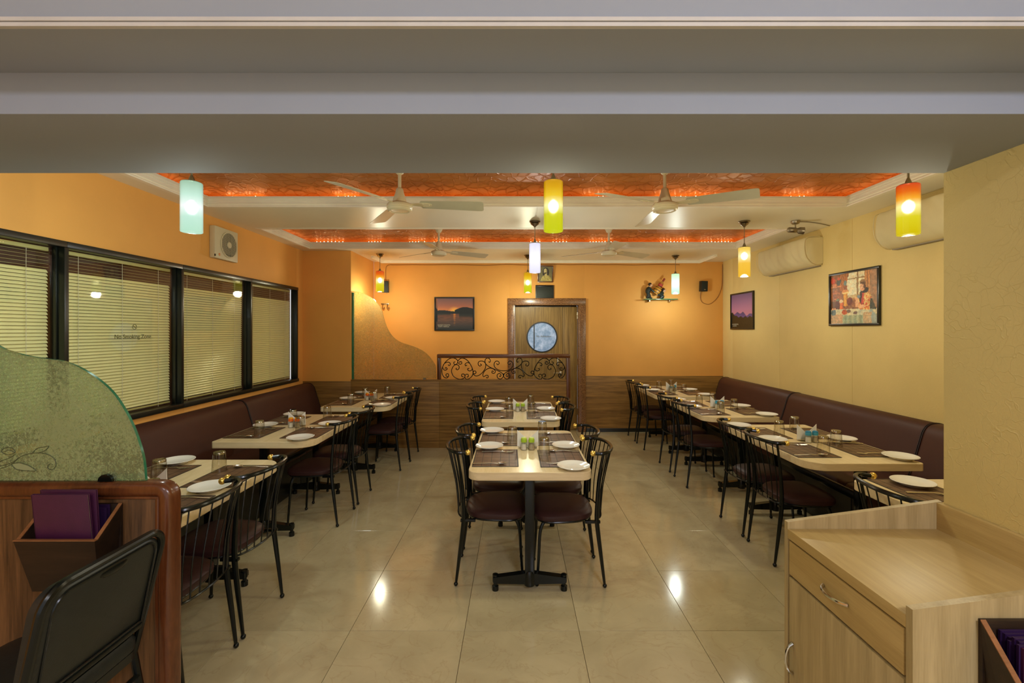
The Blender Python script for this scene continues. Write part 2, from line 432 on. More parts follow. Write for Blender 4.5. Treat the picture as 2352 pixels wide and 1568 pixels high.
# ------------------------------------------------------------------ mesh helpers
class MB:
    """collects shapes and links them as one mesh object"""
    def __init__(s):
        s.v, s.f, s.mi = [], [], []
    def add(s, verts, faces, mi=0):
        b = len(s.v)
        s.v += [tuple(x) for x in verts]
        s.f += [tuple(b + i for i in f) for f in faces]
        s.mi += [mi] * len(faces)
        return s
    def box(s, x0, x1, y0, y1, z0, z1, c=0.0, mi=0, mat=None):
        if x0 > x1: x0, x1 = x1, x0
        if y0 > y1: y0, y1 = y1, y0
        if z0 > z1: z0, z1 = z1, z0
        if c <= 0:
            vs = [(x, y, z) for z in (z0, z1) for y in (y0, y1) for x in (x0, x1)]
            fs = [(0, 2, 3, 1), (4, 5, 7, 6), (0, 1, 5, 4), (2, 6, 7, 3), (0, 4, 6, 2), (1, 3, 7, 5)]
        else:
            bm = bmesh.new()
            bmesh.ops.create_cube(bm, size=1)
            for v in bm.verts:
                v.co = Vector(((x0 + x1) / 2 + v.co.x * (x1 - x0), (y0 + y1) / 2 + v.co.y * (y1 - y0), (z0 + z1) / 2 + v.co.z * (z1 - z0)))
            c = min(c, 0.45 * min(x1 - x0, y1 - y0, z1 - z0))
            bmesh.ops.bevel(bm, geom=bm.edges[:], offset=c, segments=2, affect='EDGES', profile=0.6)
            bm.verts.index_update()
            vs = [v.co.copy() for v in bm.verts]
            fs = [[v.index for v in f.verts] for f in bm.faces]
            bm.free()
        if mat: vs = [mat @ Vector(v) for v in vs]
        return s.add(vs, fs, mi)
    def tube(s, pts, r, n=8, caps=True, closed=False, mi=0, squash=None):
        pts = [Vector(p) for p in pts]
        m = len(pts)
        rs = r if isinstance(r, (list, tuple)) else [r] * m
        vs, fs = [], []
        up = None
        for i, p in enumerate(pts):
            if closed: d = (pts[(i + 1) % m] - pts[i - 1])
            else: d = pts[min(i + 1, m - 1)] - pts[max(i - 1, 0)]
            d = d.normalized() if d.length > 1e-9 else Vector((0, 0, 1))
            if up is None:
                up = Vector((0, 0, 1)) if abs(d.z) < 0.9 else Vector((1, 0, 0))
            a = d.cross(up)
            if a.length < 1e-6: a = d.orthogonal()
            a.normalize()
            b = a.cross(d).normalized()
            up = b
            for k in range(n):
                t = 2 * pi * k / n
                vs.append(p + a * (rs[i] * cos(t)) + b * (rs[i] * sin(t) * (squash or 1)))
        rng = m if closed else m - 1
        for i in range(rng):
            j = (i + 1) % m
            for k in range(n):
                k2 = (k + 1) % n
                fs.append((i * n + k, i * n + k2, j * n + k2, j * n + k))
        if caps and not closed:
            fs.append(tuple(reversed(range(n))))
            fs.append(tuple((m - 1) * n + k for k in range(n)))
        return s.add(vs, fs, mi)
    def lathe(s, prof, c=(0, 0, 0), n=20, mi=0, mat=None, closed_prof=False):
        """prof: (radius, z) pairs; zero radius ends are closed to a point"""
        vs, fs, rings = [], [], []
        for r, z in prof:
            if r <= 1e-6:
                rings.append([len(vs)]); vs.append(Vector((0, 0, z)))
            else:
                rings.append(list(range(len(vs), len(vs) + n)))
                vs += [Vector((r * cos(2 * pi * k / n), r * sin(2 * pi * k / n), z)) for k in range(n)]
        pairs = list(zip(rings[:-1], rings[1:]))
        if closed_prof: pairs.append((rings[-1], rings[0]))
        for a, b in pairs:
            for k in range(n):
                k2 = (k + 1) % n
                q = [a[k % len(a)], a[k2 % len(a)], b[k2 % len(b)], b[k % len(b)]]
                u = []
                for x in q:
                    if x not in u: u.append(x)
                if len(u) > 2: fs.append(tuple(u))
        T = Matrix.Translation(Vector(c))
        if mat: T = T @ mat
        return s.add([T @ v for v in vs], fs, mi)
    def ball(s, c, r, n=12, m=8, mi=0, sc=(1, 1, 1)):
        prof = [(r * sin(pi * i / m), -r * cos(pi * i / m)) for i in range(m + 1)]
        prof[0] = (0, -r); prof[-1] = (0, r)
        return s.lathe(prof, c, n, mi, Matrix.Diagonal((sc[0], sc[1], sc[2], 1)))
    def prism(s, poly, z0, z1, mi=0, mat=None, side_mi=None):
        """poly in xy, extruded in z; mat then places it"""
        n = len(poly)
        vs = [Vector((x, y, z0)) for x, y in poly] + [Vector((x, y, z1)) for x, y in poly]
        if mat: vs = [mat @ v for v in vs]
        s.add(vs, [tuple(reversed(range(n))), tuple(range(n, 2 * n))], mi)
        b = len(s.v) - 2 * n
        for i in range(n):
            j = (i + 1) % n
            s.f.append((b + i, b + j, b + n + j, b + n + i)); s.mi.append(mi if side_mi is None else side_mi)
        return s
    def mesh(s, name, mats, angle=35):
        me = bpy.data.meshes.new(name)
        me.from_pydata(s.v, [], s.f)
        for m in (mats if isinstance(mats, (list, tuple)) else [mats]): me.materials.append(m)
        me.polygons.foreach_set('material_index', s.mi)
        bm = bmesh.new(); bm.from_mesh(me)
        bmesh.ops.recalc_face_normals(bm, faces=bm.faces[:])
        bm.to_mesh(me); bm.free()
        me.polygons.foreach_set('use_smooth', [True] * len(me.polygons))
        me.set_sharp_from_angle(angle=radians(angle))
        me.update()
        return me
    def obj(s, name, mats, parent=None, angle=35):
        return link(name, s.mesh(name, mats, angle), parent)

def link(name, me, parent=None):
    o = bpy.data.objects.new(name, me)
    COL.objects.link(o)
    if parent: o.parent = parent
    return o

def thing(name, label, cat, loc=(0, 0, 0), rz=0, group=None):
    o = bpy.data.objects.new(name, None)
    o.empty_display_size = 0.05
    COL.objects.link(o)
    o.location = loc
    o.rotation_euler = (0, 0, rz)
    return tag(o, label, cat, group)

def tag(o, label, cat, group=None):
    o['label'] = label
    o['category'] = cat
    if group: o['group'] = group
    return o

def struct(o):
    o['kind'] = 'structure'
    return o

def sroot(name):
    o = bpy.data.objects.new(name, None)
    COL.objects.link(o)
    return struct(o)

def dup(root, loc, rz=0, label=None, group=None):
    r = root.copy(); COL.objects.link(r)
    r.location = loc; r.rotation_euler = (0, 0, rz)
    if label: r['label'] = label
    if group: r['group'] = group
    for ch in list(root.children):
        c = ch.copy(); COL.objects.link(c); c.parent = r
        for g in list(ch.children):
            d = g.copy(); COL.objects.link(d); d.parent = c
    return r

def catmull(pts, k=6, closed=False):
    pts = [Vector(p) for p in pts]
    n = len(pts)
    out = []
    for i in range(n if closed else n - 1):
        if closed: p0, p1, p2, p3 = pts[i - 1], pts[i], pts[(i + 1) % n], pts[(i + 2) % n]
        else: p0, p1, p2, p3 = pts[max(i - 1, 0)], pts[i], pts[i + 1], pts[min(i + 2, n - 1)]
        for j in range(k):
            t = j / k
            out.append(0.5 * ((2 * p1) + (p2 - p0) * t + (2 * p0 - 5 * p1 + 4 * p2 - p3) * t * t + (3 * p1 - p0 - 3 * p2 + p3) * t ** 3))
    if not closed: out.append(pts[-1])
    return out

def rrect(x0, x1, y0, y1, r, k=6):
    """rounded rectangle, r = radii of corners (x0y0, x1y0, x1y1, x0y1)"""
    if not isinstance(r, (list, tuple)): r = [r] * 4
    out = []
    for (cx, cy, rr, a0) in ((x0 + r[0], y0 + r[0], r[0], pi), (x1 - r[1], y0 + r[1], r[1], 1.5 * pi), (x1 - r[2], y1 - r[2], r[2], 0), (x0 + r[3], y1 - r[3], r[3], pi / 2)):
        for i in range(k + 1):
            a = a0 + (pi / 2) * i / k
            out.append((cx + rr * cos(a), cy + rr * sin(a)))
    return out

def slab(mb, poly, z0, z1, ch=0.004, mi=0, side_mi=None, crown=0.0):
    """plate with a chamfered rim, built from an outline"""
    cx = sum(p[0] for p in poly) / len(poly); cy = sum(p[1] for p in poly) / len(poly)
    def inset(d):
        out = []
        n = len(poly)
        for i in range(n):
            a = Vector(poly[i - 1]); b = Vector(poly[i]); c = Vector(poly[(i + 1) % n])
            t = (c - a)
            if t.length < 1e-9: out.append(b); continue
            nrm = Vector((-t.y, t.x)).normalized()
            out.append(b + nrm * d)
        return out
    rings = [(inset(ch), z0), (inset(0), z0 + ch), (inset(0), z1 - ch), (inset(ch), z1)]
    n = len(poly)
    vs = []
    for ring, z in rings:
        vs += [(p[0], p[1], z) for p in ring]
    b0 = len(mb.v)
    mb.v += vs
    for r in range(3):
        for i in range(n):
            j = (i + 1) % n
            mb.f.append((b0 + r * n + i, b0 + r * n + j, b0 + (r + 1) * n + j, b0 + (r + 1) * n + i)); mb.mi.append(mi if side_mi is None else side_mi)
    mb.f.append(tuple(b0 + i for i in reversed(range(n)))); mb.mi.append(mi)
    mb.f.append(tuple(b0 + 3 * n + i for i in range(n))); mb.mi.append(mi)
    return mb

def text_mesh(name, body, size, mat, parent, M4, align='CENTER', extrude=0.0004, spacing=1.0):
    cu = bpy.data.curves.new(name, 'FONT')
    cu.body = body; cu.size = size; cu.align_x = align; cu.align_y = 'CENTER'; cu.extrude = extrude
    cu.space_character = spacing
    cu.resolution_u = 3
    tmp = bpy.data.objects.new(name + '_tmp', cu)
    COL.objects.link(tmp)
    dg = bpy.context.evaluated_depsgraph_get()
    me = bpy.data.meshes.new_from_object(tmp.evaluated_get(dg))
    bpy.data.objects.remove(tmp); bpy.data.curves.remove(cu)
    me.name = name
    me.transform(M4)
    me.materials.clear(); me.materials.append(mat)
    return link(name, me, parent)

def face_matrix(origin, ux, uy):
    ux = Vector(ux).normalized(); uy = Vector(uy).normalized(); uz = ux.cross(uy)
    m = Matrix((ux, uy, uz)).transposed().to_4x4()
    m.translation = Vector(origin)
    return m

# ------------------------------------------------------------------ room shell
XL, XR, YB, YP, XC, ZC = -2.92, 3.29, 7.2, 6.2, -2.26, 2.70
YF = -3.0                                   # how far the room runs on behind the camera
PILX, PILY = 1.51, 1.60                     # face and far end of the near right wall

fl = struct(MB().box(XL - 0.1, XR + 0.1, YF, YB + 0.5, -0.08, -0.006).obj('floor', M['grout']))
TX, TY = 0.611, 0.606
tb = MB()
slab(tb, rrect(-TX / 2 + 0.0012, TX / 2 - 0.0012, -TY / 2 + 0.0012, TY / 2 - 0.0012, 0.001, 1), -0.006, 0.0, 0.0008)
tile_me = tb.mesh('tile', M['tile'])
for i in range(11):
    for j in range(17):
        t = link('tile', tile_me, fl)
        t.location = (-3.329 + TX * (i + 0.5), 2.419 + TY * (j - 8 + 0.5), 0)

# left wall: panels above and below the window band
wl = sroot('wall_left')
WZ0, WZ1, WY0, WY1 = 0.93, 2.18, 0.86, 6.05
def wall_panel(parent, mat, *b, c=0.0015):
    return MB().box(*b, c=c).obj('wall_panel', mat, parent)
for y0, y1 in ((YF, WY0), (WY0, 2.76), (2.76, 3.98), (3.98, 5.2), (5.2, WY1 - 0.02)):
    wall_panel(wl, M['orange'], XL - 0.06, XL, y0, y1, 0, WZ0 + (0.0 if y0 >= WY0 - 0.01 else 1.77))
wall_panel(wl, M['orange'], XL - 0.06, XL, WY0, WY1 - 0.02, WZ1, ZC + 0.4)
wall_panel(wl, M['orange'], XL - 0.06, XL, WY1 - 0.02, YB, 0, ZC + 0.4)
MB().box(XL - 0.22, XL - 0.20, WY0 - 0.2, WY1 + 0.2, WZ0 - 0.3, WZ1 + 0.3).obj('backing_board', M['brown_board'], wl)

# left window band: four bays of black frame and glass
bays = [(1.90, 2.93), (2.93, 3.95), (3.95, 4.98), (4.98, 6.03)]
fx0, fx1, gx = XL - 0.07, XL + 0.018, XL - 0.034
for n, (y0, y1) in enumerate([(0.88, 1.90)] + bays):
    w = sroot('window_%d' % (n + 1))
    MB().box(fx0, fx1, y0 - (0.015 if n == 0 else 0), y1 + (0.015 if n == 4 else 0), WZ1 - 0.04, WZ1, 0.004).obj('frame_bar', M['black_frame'], w)
    MB().box(fx0, fx1 + 0.008, y0 - (0.015 if n == 0 else 0), y1 + (0.015 if n == 4 else 0), WZ0, WZ0 + 0.04, 0.004).obj('frame_bar', M['black_frame'], w)
    MB().box(fx0, fx1 - 0.004, y1 - 0.015, y1 + 0.015, WZ0 + 0.04, WZ1 - 0.04, 0.004).obj('frame_bar', M['black_frame'], w)
    if n == 0:
        MB().box(fx0, fx1, y0 - 0.015, y0 + 0.015, WZ0 + 0.04, WZ1 - 0.04, 0.004).obj('frame_bar', M['black_frame'], w)
    MB().box(gx - 0.012, gx + 0.004, y1 - 0.026, y1 - 0.015, WZ0 + 0.04, WZ1 - 0.04, 0.003).obj('glazing_bead', M['black_frame'], w)
    MB().add([(gx, y0 + 0.015, WZ0 + 0.04), (gx, y1 - 0.015, WZ0 + 0.04), (gx, y1 - 0.015, WZ1 - 0.04), (gx, y0 + 0.015, WZ1 - 0.04)], [(0, 1, 2, 3)]).obj('pane', M['pane'], w)
    if n == 2:
        fm = face_matrix((gx + 0.003, 3.495, 1.556), (0, 1, 0), (0, 0, 1))
        text_mesh('lettering', 'No Smoking Zone', 0.045, M['text_grey'], w, fm)
        sy = MB()
        cc = Vector((gx + 0.003, 3.504, 1.632))
        sy.tube([cc + Vector((0, 0.019 * cos(a), 0.019 * sin(a))) for a in [2 * pi * k / 24 for k in range(24)]], 0.0016, 5, closed=True)
        sy.tube([cc + Vector((0, -0.013, 0.013)), cc + Vector((0, 0.013, -0.013))], 0.0015, 5)
        sy.box(cc.x - 0.0008, cc.x + 0.0008, cc.y - 0.012, cc.y + 0.010, cc.z - 0.0022, cc.z + 0.0022)
        sy.tube([cc + Vector((0, 0.011, 0.003)), cc + Vector((0, 0.013, 0.008)), cc + Vector((0, 0.009, 0.012))], 0.001, 4)
        sy.obj('no_smoking_symbol', M['text_grey'], w)

# back-left column, back wall, door
struct(MB().box(XL, XC, YP + 0.002, YB, 0.9, ZC + 0.3, 0.002).box(XL, XC, YP + 0.101, YB, 0, 0.905).obj('wall_back_left', M['orange']))
DX0, DX1, DZ = -0.125, 1.108, 2.12
wb = sroot('wall_back')
wall_panel(wb, M['orange'], XC, DX0 + 0.02, YB, YB + 0.3, 0.0, ZC + 0.3)
wall_panel(wb, M['orange'], DX0 + 0.02, DX1 - 0.02, YB, YB + 0.3, DZ - 0.02, ZC + 0.3)
wall_panel(wb, M['orange'], DX1 - 0.02, XR + 0.06, YB, YB + 0.3, 0.0, ZC + 0.3)
wall_panel(wb, M['walnut_h'], DX1 + 0.002, XR, YB - 0.014, YB, 0.055, 0.887)
struct(MB().box(DX1 + 0.002, XR, YB - 0.02, YB, 0, 0.058, 0.003).obj('baseboard_back', M['black_frame']))

dr = sroot('door_1')
dy = YB + 0.11
for a, b in ((DX0, DX0 + 0.105), (DX1 - 0.115, DX1)):
    MB().box(a, b, YB - 0.03, dy + 0.05, 0, DZ - 0.11, 0.004).obj('jamb', M['granite'], dr)
MB().box(DX0, DX1, YB - 0.03, dy + 0.05, DZ - 0.11, DZ, 0.004).obj('head_jamb', M['granite'], dr)
lx0, lx1, lm = DX0 + 0.108, DX1 - 0.118, 0.752
pc, pr = (0.421, 1.502), 0.243
# leaf with a round hole
def leaf_with_hole():
    mb = MB(); K = 48
    x0, x1, z0, z1 = lx0, lm - 0.002, 0.006, DZ - 0.125
    circ, rect = [], []
    for k in range(K):
        a = 2 * pi * k / K
        circ.append((pc[0] + pr * cos(a), pc[1] + pr * sin(a)))
        dx, dz = cos(a), sin(a)
        tx = ((x1 - pc[0]) / dx if dx > 1e-6 else (x0 - pc[0]) / dx if dx < -1e-6 else 1e9)
        tz = ((z1 - pc[1]) / dz if dz > 1e-6 else (z0 - pc[1]) / dz if dz < -1e-6 else 1e9)
        t = min(tx, tz)
        rect.append((pc[0] + dx * t, pc[1] + dz * t))
    ang = lambda p: math.atan2(p[1] - pc[1], p[0] - pc[0]) % (2 * pi)
    for cx, cz in ((x0, z0), (x1, z0), (x1, z1), (x0, z1)):
        i = min(range(K), key=lambda k: abs((ang(rect[k]) - ang((cx, cz)) + pi) % (2 * pi) - pi))
        rect[i] = (cx, cz)
    for y in (dy, dy + 0.035):
        vs = [(x, y, z) for x, z in circ] + [(x, y, z) for x, z in rect]
        mb.add(vs, [(k, (k + 1) % K, K + (k + 1) % K, K + k) for k in range(K)])
    mb.add([(x, dy, z) for x, z in circ] + [(x, dy + 0.035, z) for x, z in circ], [(k, (k + 1) % K, K + (k + 1) % K, K + k) for k in range(K)])
    mb.add([(x, dy, z) for x, z in rect] + [(x, dy + 0.035, z) for x, z in rect], [(k, (k + 1) % K, K + (k + 1) % K, K + k) for k in range(K)])
    return mb
leaf_with_hole().obj('door_leaf', M['door_wood'], dr)
MB().box(lm + 0.002, lx1, dy + 0.002, dy + 0.037, 0.006, DZ - 0.125, 0.003).obj('door_leaf', M['door_wood'], dr)
MB().box(lx0, lx1, dy + 0.055, dy + 0.06, 0.0, DZ - 0.1).obj('door_backing', M['dark'], dr)  # dark sheet across the doorway behind both leaves
MB().lathe([(pr - 0.012, -0.006), (pr + 0.007, -0.006), (pr + 0.007, 0.006), (pr - 0.012, 0.006)], (pc[0], dy, pc[1]), 48, mat=Matrix.Rotation(pi / 2, 4, 'X'), closed_prof=True).obj('porthole_ring', M['black_frame'], dr)
pn = MB().lathe([(0, 0.0), (pr - 0.006, 0.0), (pr - 0.006, 0.006), (0, 0.006)], (pc[0], dy + 0.02, pc[1]), 40, mat=Matrix.Rotation(pi / 2, 4, 'X')).obj('porthole_pane', M['door_pane'], dr)
MB().box(pc[0] - 0.135, pc[0] - 0.118, dy + 0.008, dy + 0.012, pc[1] - 0.19, pc[1] + 0.195).obj('porthole_bar', M['black_frame'], dr)
sg = [(0.232 * cos(a), 0.232 * sin(a)) for a in [radians(126 + 108 * k / 16) for k in range(17)]]
MB().prism([(pc[0] + x, pc[1] + z) for x, z in sg], -dy - 0.018, -dy - 0.0165, 0, Matrix.Rotation(pi / 2, 4, 'X')).obj('porthole_strip', M['door_strip'], dr)
text_mesh('lettering', 'No Admission', 0.042, M['text_tan'], dr, face_matrix((pc[0] + 0.03, dy + 0.010, pc[1] + 0.012), (1, 0, 0), (0, 0, 1)))
MB().tube([(0.68, dy - 0.02, 0.97), (0.68, dy - 0.035, 1.0), (0.68, dy - 0.035, 1.16), (0.68, dy - 0.02, 1.19)], 0.008, 8).box(0.668, 0.692, dy - 0.006, dy, 0.96, 1.2, 0.002).obj('pull_handle', M['steel'], dr)
MB().tube([(0.72, dy - 0.03, 0.925), (0.60, dy - 0.03, 0.925)], 0.007, 8).box(0.705, 0.735, dy - 0.03, dy, 0.90, 0.95, 0.003).obj('lever_handle', M['steel'], dr)
MB().box(lx0 + 0.1, lx1 - 0.1, dy - 0.012, dy, DZ - 0.135, DZ - 0.125, 0.002).obj('door_closer', M['brushed'], dr)
for z in (1.85, 1.1, 0.3):
    MB().tube([(lx1 + 0.001, dy - 0.004, z - 0.05), (lx1 + 0.001, dy - 0.004, z + 0.05)], 0.006, 6).obj('hinge', M['steel'], dr)

# right wall: tall panels with open joints; near right wall
wr = sroot('wall_right')
ys = [PILY - 0.12, 1.99, 3.21, 4.43, 5.65, 6.87, YB]
for a, b in zip(ys[:-1], ys[1:]):
    wall_panel(wr, M['cream'], XR, XR + 0.06, a + 0.001, b - 0.001, 0, ZC + 0.3, c=0.003)
MB().box(XR + 0.05, XR + 0.07, PILY - 0.2, YB + 0.2, 0, ZC + 0.3).obj('joint_backing', M['grout'], wr)
struct(MB().box(PILX, XR + 0.06, YF, PILY, 0, 3.1, 0.004).obj('wall_front_right', M['cream_pillar']))

# ceiling with two coves
coves = [(-2.73, 2.93, 2.80, 4.01), (-2.76, 2.94, 4.87, 6.05)]
cm = MB()
yy = PILY - 0.02
for (x0, x1, y0, y1) in coves:
    cm.box(XL, XR, yy, y0, ZC, ZC + 0.05)
    cm.box(XL, x0, y0, y1, ZC, ZC + 0.05); cm.box(x1, XR, y0, y1, ZC, ZC + 0.05)
    yy = y1
cm.box(XL, XR, yy, YB, ZC, ZC + 0.05)
ce = struct(cm.obj('ceiling', M['ceiling']))
def ring_sweep(x0, x1, y0, y1, prof, closed=True):
    """prof: (outward offset, z) swept round a rectangle with mitred corners"""
    vs, n = [], len(prof)
    for (sx, sy, cx, cy) in ((-1, -1, x0, y0), (1, -1, x1, y0), (1, 1, x1, y1), (-1, 1, x0, y1)):
        vs += [(cx + sx * o, cy + sy * o, z) for o, z in prof]
    fs = []
    for c in range(4):
        d = (c + 1) % 4
        for i in range(n if closed else n - 1):
            j = (i + 1) % n
            fs.append((c * n + i, c * n + j, d * n + j, d * n + i))
    return vs, fs
for ci, (x0, x1, y0, y1) in enumerate(coves):
    prof = [(0.03, ZC - 0.004), (-0.012, ZC - 0.004), (-0.014, ZC + 0.006), (-0.006, ZC + 0.010), (-0.006, ZC + 0.020), (-0.016, ZC + 0.024), (-0.016, ZC + 0.044),
            (-0.022, ZC + 0.048), (-0.022, ZC + 0.062), (-0.03, ZC + 0.066), (-0.03, ZC + 0.084), (0.01, ZC + 0.084), (0.03, ZC + 0.07)]
    v, f = ring_sweep(x0, x1, y0, y1, prof)
    MB().add(v, f).obj('cove_moulding', M['mould'], ce, angle=20)
    # shallow copper vault over the opening
    g, nx, ny = 0.15, 112, 30
    a0, a1, b0, b1 = x0 - g, x1 + g, y0 - g, y1 + g
    vs, fs = [], []
    for j in range(ny + 1):
        for i in range(nx + 1):
            x = a0 + (a1 - a0) * i / nx; y = b0 + (b1 - b0) * j / ny
            t = min(x - a0, a1 - x, y - b0, b1 - y) / 0.62
            t = max(0.0, min(1.0, t))
            vs.append((x, y, ZC + 0.045 + 0.14 * math.sqrt(1 - (1 - t) ** 2)))
    for j in range(ny):
        for i in range(nx):
            fs.append((j * (nx + 1) + i, j * (nx + 1) + i + 1, (j + 1) * (nx + 1) + i + 1, (j + 1) * (nx + 1) + i))
    MB().add(vs, fs).obj('copper_vault', M['copper'], ce, angle=40)
    o, z = 0.055, ZC + 0.068
    MB().add(*ring_sweep(x0, x1, y0, y1, [(o - 0.006, z - 0.006), (o + 0.006, z - 0.006), (o + 0.006, z + 0.006), (o - 0.006, z + 0.006)])).obj('rope_light', M['led'], ce)
    dots = MB()
    rnd = random.Random(5 + ci)
    runs = ([(-2.6, 12, 0.03), (-1.62, 8, 0.03), (0.62, 6, 0.04), (1.25, 14, 0.045), (2.42, 7, 0.04)], [(-2.68, 8, 0.05), (-1.98, 5, 0.04), (-1.43, 6, 0.04), (-1.1, 13, 0.04), (0.2, 4, 0.04), (0.5, 5, 0.045), (1.0, 8, 0.04), (1.95, 9, 0.045), (2.5, 10, 0.045)])[ci]
    for xs, n, dx in runs:
        for k in range(n):
            dots.ball((xs + k * dx, y1 + 0.045 + rnd.uniform(-0.004, 0.004), ZC + 0.097 + rnd.uniform(-0.002, 0.004) + 0.004 * sin(pi * k / n)), 0.0045, 5, 4)
    d = dots.obj('rope_light_bulbs', M['led_dot'], ce); d['kind'] = 'stuff'
tr = MB()
tp = [(0.06, ZC), (0.06, ZC - 0.034), (0.04, ZC - 0.034), (0.038, ZC - 0.022), (0.022, ZC - 0.020), (0.020, ZC - 0.008), (0.0, ZC - 0.006), (0.0, ZC)]
path = [((-2.06, 6.62), (-1, 0)), ((-2.06, 7.06), (-1, 1)), ((2.84, 7.06), (1, 1)), ((2.84, 6.52), (1, 0))]
vs = [(x + dx * o, y + dy_ * o, z) for (x, y), (dx, dy_) in path for o, z in tp]
n = len(tp)
fs = [(c * n + i, c * n + (i + 1) % n, (c + 1) * n + (i + 1) % n, (c + 1) * n + i) for c in range(3) for i in range(n)]
tr.add(vs, fs + [tuple(range(n)), tuple(3 * n + i for i in range(n))])
struct(tr.obj('trim_1', M['mould']))

# stepped header between the front room and the dining room
hd = sroot('wall_front')
MB().box(XL - 0.06, XR, 1.163, 1.6, 2.157, 3.1, 0.003).obj('lower_beam', M['beam'], hd)
MB().box(XL - 0.06, XR, 0.992, 1.164, 2.263, 3.1, 0.003).obj('upper_beam', M['beam'], hd)
m = MB()
m.box(XL - 0.06, XR, 0.984, 0.995, 2.2625, 2.272, 0.002).box(XL - 0.06, XR, 0.984, 0.995, 2.2745, 2.284, 0.002)
m.obj('beam_moulding', M['beam_mould'], hd)
struct(MB().box(XL - 0.06, PILX + 0.05, YF, 0.995, 3.0, 3.06).obj('ceiling_front', M['ceiling']))

# rear half-height partition
wp = sroot('wall_rear_partition')
ZP = 0.914
for a, b in ((XL, XC + 0.001), (XC + 0.001, -1.05), (-1.05, 0.692)):
    MB().box(a + 0.0008, b - 0.0008, YP, YP + 0.1, 0, ZP, 0.0015).obj('wall_panel', M['walnut_h'], wp)
MB().box(XC, 0.69, YP - 0.008, YP + 0.108, ZP, ZP + 0.02, 0.004).obj('ledge', M['walnut_h'], wp)

# carved scroll railing on the partition
rl = thing('scroll_railing', 'red-brown wooden rail frame holding black wrought iron scrolls before the door', 'railing', (0, YP + 0.05, 0))
RX0, RX1, RZ0, RZ1 = -1.085, 0.746, ZP + 0.02, 1.284
MB().box(RX0, RX0 + 0.052, -0.03, 0.03, RZ0, RZ1 - 0.05, 0.01).obj('post', M['red_wood'], rl)
MB().box(RX1 - 0.055, RX1, -0.055, 0.055, 0, RZ1 - 0.05, 0.01).obj('post', M['red_wood'], rl)
MB().box(RX0, RX1, -0.045, 0.045, RZ1 - 0.055, RZ1, 0.014).obj('top_rail', M['red_wood_h'], rl)
curves = [
    [(235,1440),(215,1430),(213,1410),(238,1403),(245,1430),(222,1455),(185,1440),(163,1390),(168,1330),(200,1270),(250,1225),(300,1213),(345,1232),(357,1262),(338,1290),(312,1287),(308,1266),(325,1260)],
    [(385,1272),(378,1260),(400,1258),(404,1282),(378,1288),(357,1262),(370,1235),(410,1215),(465,1235),(510,1290),(540,1360),(537,1420),(500,1460),(458,1468),(443,1440),(455,1413),(482,1413),(483,1440),(465,1442)],
    [(345,1335),(333,1345),(355,1356),(374,1330),(362,1300),(325,1296),(295,1325),(280,1375),(305,1435),(365,1468),(420,1463),(445,1437),(432,1408),(406,1410),(405,1435),(425,1438)],
    [(172,1325),(185,1355),(210,1360),(227,1345),(212,1328),(200,1343)],
    [(200,1275),(228,1264),(257,1270),(266,1290),(250,1306),(238,1292)],
    [(500,1275),(470,1270),(445,1288),(453,1308),(470,1298)],
    [(532,1330),(530,1355),(505,1370),(480,1360),(478,1342),(497,1340)],
    [(548,1402),(566,1404),(580,1388),(568,1370),(548,1378),(545,1405),(575,1430),(620,1420),(665,1380),(695,1330),(696,1285),(675,1258),(640,1250),(610,1262),(606,1292),(625,1311),(645,1298),(630,1284)],
    [(732,1256),(746,1266),(754,1244),(737,1218),(706,1218),(688,1248),(702,1290),(750,1325),(810,1352),(870,1380),(905,1405),(915,1435)],
    [(830,1278),(843,1294),(860,1283),(858,1262),(832,1250),(806,1268),(800,1305),(825,1342),(870,1364),(915,1368)],
    [(702,1442),(714,1455),(730,1442),(722,1424),(698,1424),(672,1440),(664,1410),(690,1365),(740,1336),(790,1345),(816,1375),(800,1399),(774,1392),(778,1370),(797,1380)],
    [(862,1428),(876,1438),(884,1416),(862,1400),(838,1418),(845,1455),(880,1467),(912,1438),(915,1400)],
]
sc = MB()
px2x = lambda p: RX0 + 0.055 + (p - 155) * (RX1 - RX0 - 0.113) / 1520
px2z = lambda p: RZ1 - 0.055 - (p - 1213) * (RZ1 - 0.055 - RZ0) / 258
for c in curves:
    for mir in (False, True):
        pts = [Vector((px2x(1830 - x if mir else x), 0, px2z(z))) for x, z in c]
        sc.tube(catmull(pts, 4), 0.0062, 6)
sc.obj('wrought_iron_scrollwork', M['black_metal'], rl)

def glass_screen(name, label, y, outline, mat, clips, cmat='brushed'):
    g = thing(name, label, 'glass screen', (0, y, 0))
    MB().prism([(x, z) for x, z in outline], -0.006, 0.006, 0, Matrix.Rotation(pi / 2, 4, 'X'), side_mi=1).obj('sheet', [mat, M['glass_edge']], g, angle=25)
    for x, z, r in clips:
        pts = [(x + r * cos(a), z + r * sin(a)) for a in [pi * k / 12 for k in range(13)]]
        MB().prism(pts, -0.018, 0.018, 0, Matrix.Rotation(pi / 2, 4, 'X')).obj('clip', M[cmat], g)
    return g
q = [(808,668),(823,669.5),(838.6,675),(856,684.7),(866.8,695.6),(876.5,709.7),(883,733.5),(890.6,755),(903.6,773.7),(921,785.6),(949,795),(971,805),(986,818),(997,833),(1001,842),(1002.5,869)]
s = 6.25 / 1040
o2 = catmull([Vector(((x - 1185) * s, 1.6 - (y - 760) * s, 0)) for x, y in q], 3)
out = [(p.x, p.y) for p in o2] + [(-2.255, ZP + 0.022)]
g = glass_screen('rear_glass_screen', 'tall curved etched glass screen on the rear wooden partition beside the column', YP + 0.05, out, M['frost_rear'], [(-1.26, ZP + 0.02, 0.022)])
MB().box(-2.26, -2.235, -0.02, 0.02, ZP + 0.02, 2.13, 0.003).obj('edge_channel', M['glass_edge'], g)

